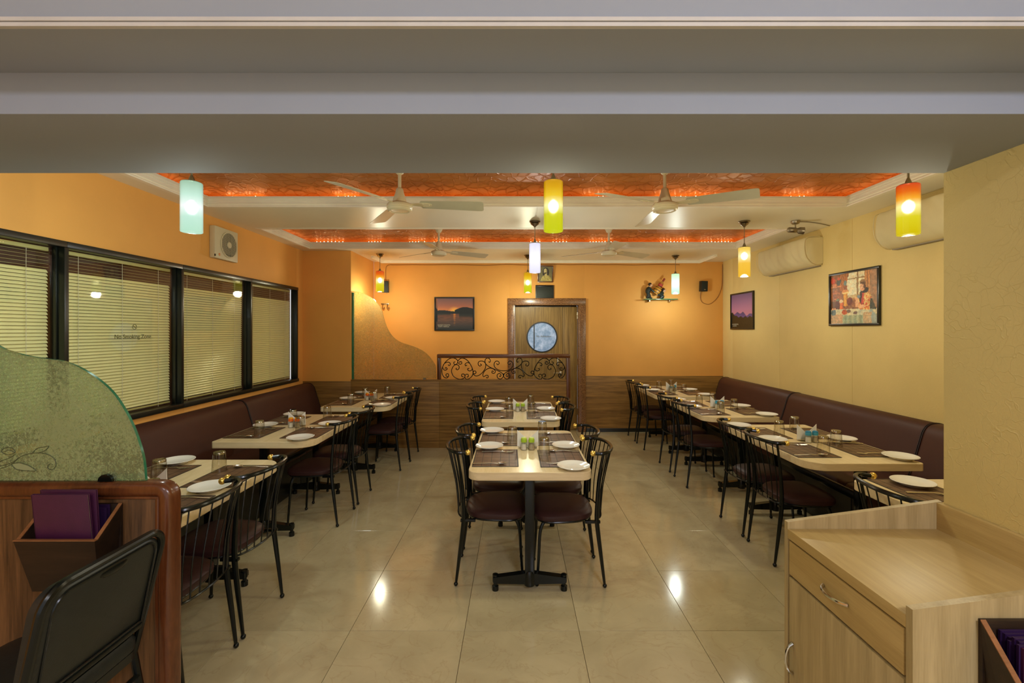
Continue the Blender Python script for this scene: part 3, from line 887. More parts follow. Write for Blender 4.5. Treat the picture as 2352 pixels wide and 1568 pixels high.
# ------------------------------------------------------------------ benches
def bench(side, y0, y1, label):
    """side -1: left wall, +1: right wall"""
    wx = XL if side < 0 else XR
    s = -side                                     # direction into the room
    b = thing('bench', label, 'bench', (wx, (y0 + y1) / 2, 0), 0, 'brown upholstered wall benches')
    h = (y1 - y0) / 2 - 0.004
    def ext(poly, r, mb=None):
        """profile (depth from wall, z) extruded along y with eased ends"""
        mb = mb or MB()
        rings = [(-h, 0.012), (-h + 0.004, 0.004), (-h + 0.014, 0.0), (h - 0.014, 0.0), (h - 0.004, 0.004), (h, 0.012)]
        cx = sum(p[0] for p in poly) / len(poly); cz = sum(p[1] for p in poly) / len(poly)
        vs = []
        for y, ins in rings:
            for d, z in poly:
                v = Vector((d - cx, z - cz)); L = v.length
                v = v * ((L - ins) / L)
                vs.append((s * (cx + v.x), y, cz + v.y))
        n = len(poly); fs = []
        for k in range(len(rings) - 1):
            for i in range(n):
                j = (i + 1) % n
                fs.append((k * n + i, k * n + j, (k + 1) * n + j, (k + 1) * n + i))
        fs.append(tuple(range(n))); fs.append(tuple((len(rings) - 1) * n + i for i in range(n)))
        return mb.add(vs, fs)
    back = catmull([Vector((0.30, 0.42, 0)), Vector((0.285, 0.47, 0)), Vector((0.235, 0.62, 0)), Vector((0.19, 0.77, 0)), Vector((0.165, 0.84, 0)), Vector((0.125, 0.882, 0)), Vector((0.075, 0.893, 0)), Vector((0.02, 0.885, 0)), Vector((0.004, 0.86, 0))], 3)
    ext([(p.x, p.y) for p in back] + [(0.004, 0.42)], 0).obj('backrest', M['bench'], b)
    seat = catmull([Vector((0.74, 0.335, 0)), Vector((0.775, 0.35, 0)), Vector((0.785, 0.385, 0)), Vector((0.77, 0.425, 0)), Vector((0.72, 0.445, 0)), Vector((0.5, 0.452, 0)), Vector((0.30, 0.448, 0))], 3)
    ext([(p.x, p.y) for p in seat] + [(0.02, 0.44), (0.02, 0.335)], 0).obj('seat', M['bench'], b)
    x0, x1 = sorted((s * 0.005, s * 0.72))
    MB().box(x0, x1, -h, h, 0, 0.335, 0.003).obj('plinth', M['black_frame'], b)
    for e in (-h + 0.002, h - 0.002):
        MB().tube([(s * (p.x + 0.002), e, p.y + 0.001) for p in back], 0.004, 5).obj('piping', M['piping'], b)
    return b
bench(-1, 4.63, 6.18, 'brown upholstered wall bench under the window, far section by the rear partition')
bench(-1, 2.9, 4.63, 'brown upholstered wall bench under the window, middle section with its seam')
bench(-1, 1.8, 2.9, 'brown upholstered wall bench under the window, near section behind the glass screen')
bench(1, 5.2, 6.95, 'brown upholstered bench along the cream wall, far section in the corner')
bench(1, 3.47, 5.2, 'brown upholstered bench along the cream wall, long middle section')
bench(1, 1.72, 3.47, 'brown upholstered bench along the cream wall, near section by the pillar')

# ------------------------------------------------------------------ tables
TH = 0.76
def make_table(cx, cy, w, L, rl_, rr_, label, group, cs=0.0):
    t = thing('dining_table', label, 'table', (cx, cy, 0), 0, group)
    poly = rrect(-w / 2, w / 2, -L / 2, L / 2, [rl_, rr_, rr_, rl_], 7)
    slab(MB(), poly, TH - 0.05, TH, 0.003, 0, 1).obj('tabletop', [M['oak'], M['oak_x']], t)
    for s in (-1, 1):
        y = s * (L / 2 - 0.11)
        c = MB().box(cs - 0.03, cs + 0.03, y - 0.025, y + 0.025, 0.05, TH - 0.055, 0.008)
        c.box(-0.22, 0.22, y - 0.03, y + 0.03, TH - 0.062, TH - 0.05, 0.002)
        c.obj('column', M['black_metal'], t)
        f = MB()
        for d in (-1, 1):
            prof = [(cs, 0.045), (cs + d * 0.21, 0.05), (cs + d * 0.225, 0.055), (cs + d * 0.225, 0.085), (cs, 0.115)]
            if d < 0: prof.reverse()
            f.prism(prof, -0.022, 0.022, 0, Matrix.Translation((0, y, 0)) @ Matrix.Rotation(pi / 2, 4, 'X'))
            f.lathe([(0, 0.0), (0.02, 0.0), (0.02, 0.028), (0.012, 0.034), (0.012, 0.05), (0.018, 0.054), (0.018, 0.098), (0, 0.102)], (cs + d * 0.212, y, 0), 12)
        f.lathe([(0.0, 0.035), (0.034, 0.035), (0.036, 0.05), (0.036, 0.11), (0.03, 0.125), (0, 0.125)], (cs, y, 0), 14)
        f.obj('foot', M['black_metal'], t)
    MB().box(cs - 0.015, cs + 0.015, -L / 2 + 0.14, L / 2 - 0.14, 0.475, 0.525, 0.004).obj('stretcher', M['black_metal'], t)
    return t

# ------------------------------------------------------------------ bistro chair (sitter faces +x)
def make_chair():
    c = thing('bistro_chair', 'x', 'chair', (0, 0, 0), 0, 'black fan-back bistro chairs')
    # cushion: rounded trapezoid with a domed top
    out = []
    for k in range(36):
        a = 2 * pi * k / 36
        ca, sa = cos(a), sin(a)
        x = 0.198 * math.copysign(abs(ca) ** 0.62, ca)
        y = 0.205 * math.copysign(abs(sa) ** 0.62, sa)
        out.append((x, y * (1 + 0.10 * x / 0.2)))
    rings = [(0.93, 0.418), (0.985, 0.424), (1.0, 0.438), (0.99, 0.452), (0.93, 0.464), (0.75, 0.472), (0.4, 0.476)]
    vs = [(x * f, y * f, z) for f, z in rings for x, y in out]
    n = 36
    fs = [(r * n + i, r * n + (i + 1) % n, (r + 1) * n + (i + 1) % n, (r + 1) * n + i) for r in range(len(rings) - 1) for i in range(n)]
    fs.append(tuple(reversed(range(n)))); fs.append(tuple((len(rings) - 1) * n + i for i in range(n)))
    MB().add(vs, fs).obj('seat', M['maroon'], c)
    fr = MB()
    fr.tube([(x * 0.90, y * 0.90, 0.412) for x, y in out], 0.008, 6, closed=True)
    for s in (-1, 1):
        fr.box(-0.225, -0.13, s * 0.176 - 0.012, s * 0.176 + 0.012, 0.402, 0.418, 0.003)
    fr.obj('seat_frame', M['black_metal'], c)
    for s in (-1, 1):
        p = catmull([(0.085, s * 0.135, 0.408), (0.125, s * 0.142, 0.395), (0.148, s * 0.147, 0.33), (0.156, s * 0.152, 0.2), (0.168, s * 0.158, 0.02)], 4)
        r = [0.0125 - 0.004 * i / (len(p) - 1) for i in range(len(p))]
        l = MB().tube(p, r, 8).ball((0.169, s * 0.158, 0.0135), 0.0135, 8, 6)
        l.obj('front_leg', M['black_metal'], c)
        p = catmull([(-0.252, s * 0.182, 0.02), (-0.232, s * 0.182, 0.18), (-0.212, s * 0.18, 0.34), (-0.204, s * 0.178, 0.43), (-0.208, s * 0.181, 0.55), (-0.222, s * 0.186, 0.70), (-0.242, s * 0.194, 0.832)], 4)
        m = len(p)
        r = [0.008 + 0.0065 * sin(pi * min(1, (i / (m - 1)) / 0.9)) for i in range(m)]
        MB().tube(p, r, 8).ball((-0.253, s * 0.182, 0.0135), 0.0135, 8, 6).obj('rear_leg', M['black_metal'], c)
    # top rail: a wide bow with brass balls at its hooked ends
    def rail(t):                                  # t -1..1
        a = t * radians(112)
        y = 0.204 * sin(a) if abs(a) < pi / 2 else math.copysign(0.204 - 0.012 * (abs(a) - pi / 2) / 0.38, a)
        x = -0.225 - 0.10 * cos(a) if abs(a) < pi / 2 else -0.225 + 0.035 * (abs(a) - pi / 2) / 0.38
        return Vector((x, y, 0.842 + 0.006 * cos(a)))
    MB().tube([rail(-1 + 2 * k / 30) for k in range(31)], 0.0115, 10).obj('top_rail', M['black_metal'], c)
    for s in (-1, 1):
        e = rail(s)
        MB().ball(e + Vector((0.012, 0, 0)), 0.0175, 12, 8).lathe([(0.0125, 0), (0.0125, 0.012)], e, 10, mat=Matrix.Rotation(pi / 2, 4, 'Y')).obj('finial', M['brass'], c)
    def low(t):
        a = t * radians(80)
        return Vector((-0.212 - 0.052 * cos(a) + 0.01, 0.176 * sin(a), 0.428))
    MB().tube([low(-1 + 2 * k / 18) for k in range(19)], 0.0055, 6).obj('lower_rail', M['black_metal'], c)
    for k in range(8):
        t = -0.8 + 1.6 * k / 7
        a, b = low(t * 1.02), rail(t * 0.70)
        mid = a.lerp(b, 0.5) + Vector((0.012, -0.006 * math.copysign(1, t), 0))
        MB().tube(catmull([a, a.lerp(mid, 0.5) + Vector((0.003, 0, 0)), mid, b], 3), 0.0034, 5).obj('spindle', M['black_metal'], c)
    return c

# ------------------------------------------------------------------ tableware prototypes
def make_plate():
    p = MB().lathe([(0, 0.004), (0.052, 0.004), (0.056, 0.0), (0.060, 0.0), (0.063, 0.005), (0.092, 0.016), (0.099, 0.0185), (0.1, 0.0205), (0.098, 0.022), (0.09, 0.019), (0.066, 0.010), (0.058, 0.0075), (0, 0.0075)], n=36)
    return p.mesh('plate', M['porcelain'], 40)
def make_tumbler():
    # stands upside down: thick base on top
    p = MB().lathe([(0.0405, 0.0), (0.0385, 0.0), (0.0345, 0.05), (0.030, 0.098), (0.0, 0.099), (0.0, 0.116), (0.029, 0.116), (0.0325, 0.112), (0.0335, 0.10), (0.037, 0.05)][:10], n=24)
    return p
def make_spoon():
    mb = MB()
    # handle along -x, bowl at +x
    pts = [(-0.115, 0, 0.003), (-0.06, 0, 0.005), (0.0, 0, 0.008), (0.035, 0, 0.006), (0.05, 0, 0.004)]
    w = [0.008, 0.006, 0.0035, 0.004, 0.006]
    vs, fs = [], []
    for (x, y, z), a in zip(pts, w):
        vs += [(x, -a, z), (x, a, z), (x, a * 0.7, z + 0.0022), (x, -a * 0.7, z + 0.0022)]
    for i in range(len(pts) - 1):
        for k in range(4): fs.append((4 * i + k, 4 * i + (k + 1) % 4, 4 * i + 4 + (k + 1) % 4, 4 * i + 4 + k))
    fs += [(3, 2, 1, 0), tuple(4 * (len(pts) - 1) + k for k in range(4))]
    mb.add(vs, fs)
    # bowl
    n, vs, fs = 16, [], []
    prof = [(0, 0.0015), (0.5, 0.003), (0.85, 0.0075), (1.0, 0.0105), (0.96, 0.0118), (0.8, 0.0095), (0.5, 0.0052), (0, 0.004)]
    rings = []
    for f, z in prof:
        if f == 0: rings.append([len(vs)]); vs.append((0.075, 0, z))
        else:
            rings.append(list(range(len(vs), len(vs) + n)))
            for k in range(n):
                a = 2 * pi * k / n
                vs.append((0.075 + 0.031 * f * cos(a), 0.0195 * f * sin(a) * (1 - 0.15 * cos(a)), z))
    for a, b in zip(rings[:-1], rings[1:]):
        for k in range(n):
            u = []
            for x in (a[k % len(a)], a[(k + 1) % len(a)], b[(k + 1) % len(b)], b[k % len(b)]):
                if x not in u: u.append(x)
            fs.append(tuple(u))
    mb.add(vs, fs)
    return mb.mesh('spoon', M['steel'], 50)
def make_fork():
    mb = MB()
    pts = [(-0.115, 0.003, 0.008), (-0.06, 0.005, 0.006), (0.0, 0.008, 0.0035), (0.03, 0.007, 0.005), (0.045, 0.0035, 0.011), (0.06, 0.003, 0.012)]
    vs, fs = [], []
    for x, z, a in pts:
        vs += [(x, -a, z), (x, a, z), (x, a * 0.8, z + 0.002), (x, -a * 0.8, z + 0.002)]
    for i in range(len(pts) - 1):
        for k in range(4): fs.append((4 * i + k, 4 * i + (k + 1) % 4, 4 * i + 4 + (k + 1) % 4, 4 * i + 4 + k))
    fs += [(3, 2, 1, 0), tuple(4 * (len(pts) - 1) + k for k in range(4))]
    mb.add(vs, fs)
    for k in range(4):
        y = -0.0105 + 0.007 * k
        mb.tube([(0.058, y, 0.004), (0.08, y, 0.005), (0.105, y * 0.9, 0.009)], [0.0019, 0.0017, 0.001], 5)
    return mb.mesh('fork', M['steel'], 50)
ML, MWd = 0.40, 0.29          # placemat along y, along x
def make_mat():
    mb = MB()
    slab(mb, rrect(-MWd / 2, MWd / 2, -ML / 2, ML / 2, 0.004, 2), 0, 0.0025, 0.0006, mi=0, side_mi=1)
    h = 0.0029
    for (a, b, w) in ((-MWd / 2 + 0.004, 0.0, 0.008), (MWd / 2 - 0.004, 0.0, 0.008), (-MWd / 2 + 0.02, 0, 0.0018), (MWd / 2 - 0.02, 0, 0.0018)):
        mb.box(a - w / 2, a + w / 2, -ML / 2 + 0.001, ML / 2 - 0.001, 0.001, h, mi=1)
    for k in range(1, 5):
        x = -MWd / 2 + MWd * k / 5
        mb.box(x - 0.0018, x + 0.0018, -ML / 2 + 0.004, ML / 2 - 0.004, 0.001, h, mi=1)
    for s in (-1, 1):
        mb.box(-MWd / 2, MWd / 2, s * (ML / 2 - 0.004) - 0.004, s * (ML / 2 - 0.004) + 0.004, 0.001, h + 0.0001, mi=1)
    for k in range(1, 6):
        y = -ML / 2 + ML * k / 6
        mb.box(-MWd / 2 + 0.004, MWd / 2 - 0.004, y - 0.0011, y + 0.0011, 0.001, h - 0.0001, mi=1)
    return mb.mesh('placemat', [M['mat'], M['mat_dark']], 30)
plate_me, spoon_me, fork_me, mat_me = make_plate(), make_spoon(), make_fork(), make_mat()
# tumbler: a thin tapered wall under a thick base
tumbler_me = MB().lathe([(0.0405, 0.0), (0.0372, 0.05), (0.0338, 0.10), (0.0325, 0.112), (0.030, 0.1165), (0.0, 0.1165)], n=24).lathe([(0.0325, 0.1005), (0.0315, 0.111), (0.029, 0.1155), (0.0, 0.1155), (0.0, 0.1005), (0.0325, 0.1005)], n=24, mi=1).lathe([(0.0405, 0.0), (0.0395, 0.0), (0.0395, 0.0015), (0.0405, 0.0015)], n=24, mi=0, closed_prof=True).mesh('tumbler', [M['glass'], M['glass_base']], 40)

def napkin_mesh():
    """folded napkins: a stack of thin sheets with one slanting top edge"""
    mb = MB()
    for k in range(4):
        o = 0.0022 * (k - 1.5); d = 0.004 * k
        poly = [(-0.076 - 0.0, 0.012), (-0.076 + d * 0.4, 0.128 - d), (-0.004, 0.062 - d * 0.6), (0.0, 0.012)]
        mb.prism(poly, o - 0.0008, o + 0.0008, 0, Matrix.Rotation(pi / 2, 4, 'X'))
    return mb.mesh('paper_napkins', M['paper'], 30)
nap_me = napkin_mesh()
def holder_mesh():
    mb = MB()
    slab(mb, rrect(-0.066, 0.066, -0.028, 0.028, 0.012, 4), 0, 0.010, 0.002)
    for y in (-0.016, 0.016):
        arc = [(0.058 * cos(a), 0.008 + 0.066 * sin(a)) for a in [pi * k / 14 for k in range(15)]]
        mb.prism(arc, y - 0.0012, y + 0.0012, 0, Matrix.Rotation(-pi / 2, 4, 'X') @ Matrix.Scale(-1, 4, (0, 1, 0)))
    return mb.mesh('holder', M['jar_glass'], 30)
hold_me = holder_mesh()
def make_shaker(cap, fill):
    s = thing('shaker', 'x', 'shaker')
    MB().lathe([(0, 0), (0.0215, 0), (0.023, 0.003), (0.0215, 0.03), (0.0175, 0.058), (0, 0.058)], n=18).obj('jar', M['jar_glass'], s)
    MB().lathe([(0, 0.003), (0.0195, 0.003), (0.0185, 0.03), (0.017, 0.042), (0, 0.043)], n=16).obj('contents', M[fill], s)
    MB().lathe([(0.0, 0.055), (0.0205, 0.055), (0.0215, 0.058), (0.0205, 0.077), (0.0, 0.077)], n=18).obj('cap', M['cap_' + cap], s)
    MB().lathe([(0.0, 0.077), (0.0195, 0.077), (0.019, 0.083), (0.014, 0.088), (0, 0.089)], n=18).obj('cap_top', M['capring_' + cap], s)
    return s

# ------------------------------------------------------------------ lay the tables
rj = random.Random(11)
SEATS = {(-1, -1): 0, (-1, 1): 1, (1, -1): 2, (1, 1): 3}
tables = [
    # key, cx, cy, width, length, corner radius left/right, caps, table label, short phrase, group
    ('C1', 0.085, 3.26, 0.745, 1.14, 0.07, 0.07, 'green', 'oak-topped dining table in the middle of the floor, front one with green-capped shakers', 'front centre table'),
    ('C2', 0.045, 4.785, 0.735, 1.20, 0.07, 0.07, 'green', 'oak-topped dining table in the middle of the floor, rear one nearest the door', 'rear centre table'),
    ('L1', -1.89, 2.375, 0.755, 1.17, 0.02, 0.13, 'orangecap', 'oak-topped dining table partly hidden by the wooden partition and glass screen', 'table behind the glass screen'),
    ('L2', -1.935, 4.0, 0.755, 1.14, 0.02, 0.13, 'orangecap', 'oak-topped dining table by the window, middle of the left row', 'middle left table'),
    ('L3', -1.785, 5.57, 0.75, 1.16, 0.02, 0.13, 'orangecap', 'oak-topped dining table by the window, farthest of the left row', 'far left table'),
    ('R1', 2.228, 3.47, 0.73, 1.20, 0.13, 0.02, 'bluecap', 'oak-topped dining table by the cream wall, nearest with blue-capped shakers', 'near right table'),
    ('R2', 2.21, 4.97, 0.73, 1.12, 0.13, 0.02, 'bluecap', 'oak-topped dining table by the cream wall, second from the back corner', 'middle right table'),
    ('R3', 2.19, 6.38, 0.73, 1.12, 0.13, 0.02, 'bluecap', 'oak-topped dining table by the cream wall, in the back corner', 'far right table'),
    ('R4', 2.27, 2.11, 0.75, 0.92, 0.05, 0.02, None, 'oak-topped dining table cut off by the pillar behind the sideboard', 'table behind the sideboard'),
]
TAB = {}
shk = {}
for key, cx, cy, w, L, r0, r1, cap, tl, ph in tables:
    TAB[key] = (cx, cy, w, L, ph)
    make_table(cx, cy, w, L, r0, r1, tl, 'oak dining tables', {'C': 0, 'L': -0.03, 'R': 0.04}[key[0]])
    for (s, q), idx in SEATS.items():
        if key == 'R4' and (s, q) != (-1, 1) : continue
        sidew = {'C': ('left', 'right'), 'L': ('bench', 'aisle'), 'R': ('aisle', 'bench')}[key[0]][0 if s < 0 else 1]
        place = ('near' if q < 0 else 'far') + ' ' + sidew + ' side of the ' + ph
        if key == 'R4': place = ph
        mx = cx + s * (w / 2 - 0.012 - MWd / 2) + rj.uniform(-0.006, 0.006)
        my = cy + q * 0.26 + rj.uniform(-0.012, 0.012)
        if key == 'R4': mx, my = 2.128, 2.365
        o = link('placemat', mat_me); o.location = (mx, my, TH); o.rotation_euler = (0, 0, rj.uniform(-0.02, 0.02))
        tag(o, 'brown woven placemat, ' + place, 'placemat', 'brown woven placemats')
        px, py = cx + s * 0.275 + rj.uniform(-0.01, 0.012), my - s * 0.245 + rj.uniform(-0.015, 0.015)
        py = max(cy - L / 2 + 0.075, min(cy + L / 2 - 0.075, py))
        if key == 'R1' and s > 0 and q < 0: px += 0.03
        if key == 'R4': px, py = 2.165, 2.47
        o = link('plate', plate_me); o.location = (px, py, TH + 0.0031); tag(o, 'round white plate, ' + place, 'plate', 'white dinner plates')
        if not (key == 'C1' and s < 0 and q < 0) and key != 'R4':
            o = link('tumbler', tumbler_me); o.location = (cx + s * 0.115 + rj.uniform(-0.015, 0.01), my + s * 0.088 + rj.uniform(-0.012, 0.004), TH + 0.0030)
            tag(o, 'upturned clear tumbler, ' + place, 'glass', 'upturned tumblers')
        hx = 0 if s > 0 else pi                     # handle towards the sitter
        o = link('spoon', spoon_me); o.location = (mx + s * 0.03, my + s * 0.156 + rj.uniform(-0.004, 0.008), TH + 0.003)
        o.rotation_euler = (0, 0, pi + hx + rj.uniform(-0.08, 0.08)); tag(o, 'steel spoon, ' + place, 'spoon', 'steel spoons')
        if key == 'R4': o.location = (2.16, 2.20, TH + 0.003)
        o = link('fork', fork_me); o.location = (mx - s * 0.01 + rj.uniform(-0.01, 0.01), my - s * 0.128, TH + 0.003)
        o.rotation_euler = (0, 0, pi + hx + s * 0.12 + rj.uniform(-0.15, 0.15)); tag(o, 'steel fork beside the plate, ' + place, 'fork', 'steel forks')
        if key == 'R4': o.location = (2.135, 2.325, TH + 0.003)
    if not cap: continue
    rot = rj.uniform(-0.06, 0.06) + (0.1 if key == 'R1' else 0)
    ny = cy + (0.0 if key != 'L1' else -0.02)
    h = thing('napkin_holder', 'clear napkin holder between the placemats on the ' + ph, 'napkin holder', (cx, ny, TH), rot, 'clear napkin holders')
    link('holder', hold_me, h)
    for k, side in ((1, 'left'), (-1, 'right')):
        o = link('paper_napkins', nap_me); o.location = (cx, ny, TH + 0.0); o.rotation_euler = (0, 0, rot + (0 if k > 0 else pi))
        tag(o, 'folded white paper napkins, %s peak in the holder on the %s' % (side, ph), 'napkins', 'folded paper napkins')
    cw = {'green': 'green', 'orangecap': 'orange', 'bluecap': 'blue'}[cap]
    for k, (dx, fill) in enumerate(((-0.027, 'salt'), (0.027, 'pepper'))):
        p = Vector((cx, ny, TH)) + Matrix.Rotation(rot, 3, 'Z') @ Vector((dx, -0.055, 0))
        lb = '%s-capped glass shaker, %s one of the pair on the %s' % (cw, ('left', 'right')[k], ph)
        if (cap, fill) not in shk:
            sh = make_shaker(cap, fill); sh.location = p; shk[(cap, fill)] = sh
            sh['label'] = lb; sh['group'] = 'salt and pepper shakers'
        else: dup(shk[(cap, fill)], p, 0, lb)

# ------------------------------------------------------------------ chairs round the tables
ch0 = make_chair()
chairs = [   # table, side, seat centre y, turn, words
    ('C1', -1, 3.03, 0.02, 'left side of the front centre table, nearer one'), ('C1', -1, 3.49, -0.02, 'left side of the front centre table, farther one'),
    ('C1', 1, 3.0, 0.02, 'right side of the front centre table, nearer one'), ('C1', 1, 3.445, 0.0, 'right side of the front centre table, farther one'),
    ('C2', -1, 4.62, 0.0, 'left side of the rear centre table, nearer one'), ('C2', -1, 5.07, 0.03, 'left side of the rear centre table, farther one'),
    ('C2', 1, 4.55, 0.03, 'right side of the rear centre table, nearer one'), ('C2', 1, 5.0, 0.10, 'right side of the rear centre table, farther one'),
    ('L1', 1, 2.10, 0.02, 'at the table behind the glass screen, nearer one'), ('L1', 1, 2.545, -0.04, 'at the table behind the glass screen, farther one'),
    ('L2', 1, 3.885, -0.02, 'aisle side of the middle left table, nearer one'), ('L2', 1, 4.352, 0.0, 'aisle side of the middle left table, farther one'),
    ('L3', 1, 5.38, -0.08, 'aisle side of the far left table, nearer one'), ('L3', 1, 5.83, -0.08, 'aisle side of the far left table, farther one'),
    ('R1', -1, 3.25, -0.02, 'aisle side of the near right table, nearer one'), ('R1', -1, 3.705, 0.02, 'aisle side of the near right table, farther one'),
    ('R2', -1, 4.79, 0.0, 'aisle side of the middle right table, nearer one'), ('R2', -1, 5.305, 0.0, 'aisle side of the middle right table, farther one'),
    ('R3', -1, 6.26, 0.0, 'aisle side of the far right table, nearer one'), ('R3', -1, 6.75, 0.02, 'aisle side of the far right table, farther one'),
    ('R4', -1, 2.18, -0.05, 'half hidden behind the sideboard'),
]
for i, (k, s, y, dr_, lb) in enumerate(chairs):
    cx, cy, w, L, ph = TAB[k]
    off = {'C': 0.092, 'L': 0.102, 'R': 0.102}[k[0]]
    if k == 'C2': off = 0.10
    x = cx + s * (w / 2 + off - 0.252)
    rz = (0 if s < 0 else pi) + dr_
    label = 'black fan-back chair with maroon seat, ' + lb
    if i == 0:
        ch0.location = (x, y, 0); ch0.rotation_euler = (0, 0, rz); ch0['label'] = label
    else: dup(ch0, (x, y, 0), rz, label)

# ------------------------------------------------------------------ venetian blinds behind the window panes
def slat_mesh(n, ln):
    mb = MB(); pr = []
    for k in range(5):
        u = -1 + k / 2
        pr.append((0.0125 * u, 0.0022 * (1 - u * u)))
    vs = [(x, y, z + dz) for dz in (0, 0.0005) for y in (-ln / 2, ln / 2) for x, z in pr]
    fs = []
    for k in range(4):
        fs.append((k, k + 1, 5 + k + 1, 5 + k)); fs.append((10 + k, 15 + k, 15 + k + 1, 10 + k + 1))
    fs += [(0, 5, 15, 10), (4, 14, 19, 9)]
    return mb.add(vs, fs).mesh('slat', M['slat'], 60)
names = ['leftmost pane beside the screen', 'pane lettered No Smoking Zone', 'third pane along, reflecting a lamp', 'narrow far pane by the corner']
for n, (y0, y1) in enumerate(bays):
    b = thing('venetian_blind', 'pale olive venetian blind behind the ' + names[n], 'blind', (XL - 0.085, (y0 + y1) / 2, WZ0), 0, 'venetian blinds')
    ln = y1 - y0 - 0.06
    me = slat_mesh(n, ln)
    z, k = 1.165, 0
    while z > 0.075:
        s = link('slat', me, b); s.location = (0, 0, z)
        tilt = 0.12 if k < 5 else (0.97, 0.95, 0.95, 1.05)[n]
        s.rotation_euler = (0, tilt, 0)
        z -= 0.0225; k += 1
    MB().box(-0.0125, 0.0125, -ln / 2, ln / 2, 1.18, 1.205, 0.003).obj('head_rail', M['rail'], b)
    MB().box(-0.012, 0.012, -ln / 2, ln / 2, 0.052, 0.066, 0.004).obj('bottom_rail', M['rail'], b)
    for f in (-0.36, 0.0, 0.36):
        MB().tube([(0.0145, f * ln, 0.03), (0.0145, f * ln, 1.18)], 0.0014, 5).obj('ladder_cord', M['white_cord'], b)

# ------------------------------------------------------------------ pendant lamps
def pendant(x, y, kind, label, zb=2.185, first=[None]):
    p = thing('pendant_lamp', label, 'lamp', (x, y, zb), 0, 'cylinder pendant lamps')
    top = ZC - zb
    MB().lathe([(0, top), (0.052, top), (0.056, top - 0.006), (0.05, top - 0.012), (0.03, top - 0.02), (0.044, top - 0.024), (0.036, top - 0.034), (0.014, top - 0.05), (0.007, top - 0.062), (0, top - 0.062)], n=24).obj('canopy', M['brushed'], p)
    MB().tube([(0, 0, 0.33), (0, 0, top - 0.05)], 0.0038 if y > 3 else 0.006, 8).obj('rod', M['brushed'], p)
    MB().lathe([(0, 0.30), (0.044, 0.296), (0.046, 0.290), (0.042, 0.286), (0, 0.286)][::-1], n=24).lathe([(0.02, 0.296), (0.014, 0.315), (0.006, 0.335), (0, 0.336)], n=16).obj('cap', M['brushed'], p)
    sh = MB().lathe([(0.0545, 0.0), (0.057, 0.002), (0.057, 0.284), (0.0545, 0.29), (0.044, 0.2905), (0.044, 0.287), (0.053, 0.286), (0.0538, 0.28), (0.0538, 0.003)], n=36, closed_prof=True).obj('shade', SHADES[kind][0], p)
    zc = SHADES[kind][2]
    MB().ball((0, 0, zc), 0.030, 16, 10, sc=(1, 1, 1.25)).obj('bulb', SHADES[kind][1], p)
    MB().lathe([(0, 0.286), (0.013, 0.286), (0.013, zc + 0.04), (0, zc + 0.04)], n=12).obj('socket', M['porcelain'], p)
    return p
def stops(*cs): return [(a, lin(*c)) for a, c in cs]
SHADES = {}
def shade_kind(k, st, es, bulb, be, zc): SHADES[k] = (m_shade('lit_shade_' + k, st, es), m_emit('bulb_' + k, bulb, be), zc)
shade_kind('white', stops((0.0, (186, 226, 202)), (0.28, (196, 232, 214)), (0.5, (246, 255, 250)), (0.72, (200, 234, 216)), (1.0, (160, 196, 168))), 1.1, (0.9, 1.0, 0.95, 1), 40, 0.145)
shade_kind('yellow', stops((0.0, (196, 200, 20)), (0.32, (204, 204, 30)), (0.5, (255, 248, 170)), (0.68, (230, 196, 40)), (0.85, (214, 164, 10)), (1.0, (200, 146, 10))), 1.15, (1.0, 0.97, 0.72, 1), 40, 0.145)
shade_kind('sunset', stops((0.0, (206, 186, 12)), (0.34, (216, 204, 36)), (0.56, (255, 240, 160)), (0.7, (238, 170, 44)), (0.84, (222, 106, 14)), (1.0, (208, 66, 26))), 1.15, (1.0, 0.95, 0.76, 1), 40, 0.163)
shade_kind('lilac', stops((0.0, (216, 214, 226)), (0.5, (240, 240, 255)), (1.0, (214, 212, 232))), 1.3, (0.95, 0.95, 1.0, 1), 30, 0.15)
shade_kind('amber', stops((0.0, (232, 182, 46)), (0.45, (236, 190, 66)), (0.7, (255, 240, 176)), (0.9, (240, 206, 96)), (1.0, (236, 196, 84))), 1.15, (1.0, 0.96, 0.76, 1), 40, 0.205)
shade_kind('green', stops((0.0, (176, 226, 190)), (0.2, (206, 244, 220)), (0.5, (240, 255, 248)), (0.85, (206, 240, 204)), (1.0, (190, 222, 176))), 1.35, (0.92, 1.0, 0.95, 1), 36, 0.14)
pendant(-1.905, 2.66, 'white', 'glowing white-green glass cylinder lamp hanging at left, by the exhaust fan', 2.18)
pendant(0.22, 2.66, 'yellow', 'large glowing yellow glass cylinder lamp hanging in the middle, nearest of three')
pendant(2.305, 2.66, 'sunset', 'orange-to-yellow glass cylinder lamp hanging beside the near right pillar', 2.165)
pendant(0.19, 4.54, 'lilac', 'glowing plain white glass cylinder lamp hanging over the centre tables')
pendant(2.29, 4.54, 'amber', 'amber glass cylinder lamp hanging near the covered air conditioner', 2.145)
pendant(-1.94, 6.46, 'sunset', 'small orange-topped cylinder lamp above the curved rear glass screen', 2.16)
pendant(0.172, 6.56, 'yellow', 'small yellow cylinder lamp hanging in front of the door head', 2.155)
pendant(2.325, 6.6, 'green', 'white-green cylinder lamp hanging by the barrel figurine shelf', 2.14)
LAMPS = [(-1.905, 2.66, 'white'), (0.22, 2.66, 'yellow'), (2.305, 2.66, 'sunset'), (0.19, 4.54, 'lilac'), (2.29, 4.54, 'amber'), (-1.94, 6.46, 'sunset'), (0.172, 6.56, 'yellow'), (2.325, 6.6, 'green')]
LCOL = {'white': (0.86, 1, 0.94), 'yellow': (1, 0.98, 0.70), 'sunset': (1, 0.95, 0.70), 'lilac': (0.94, 1, 1), 'amber': (1, 0.96, 0.74), 'green': (0.9, 1, 0.92)}
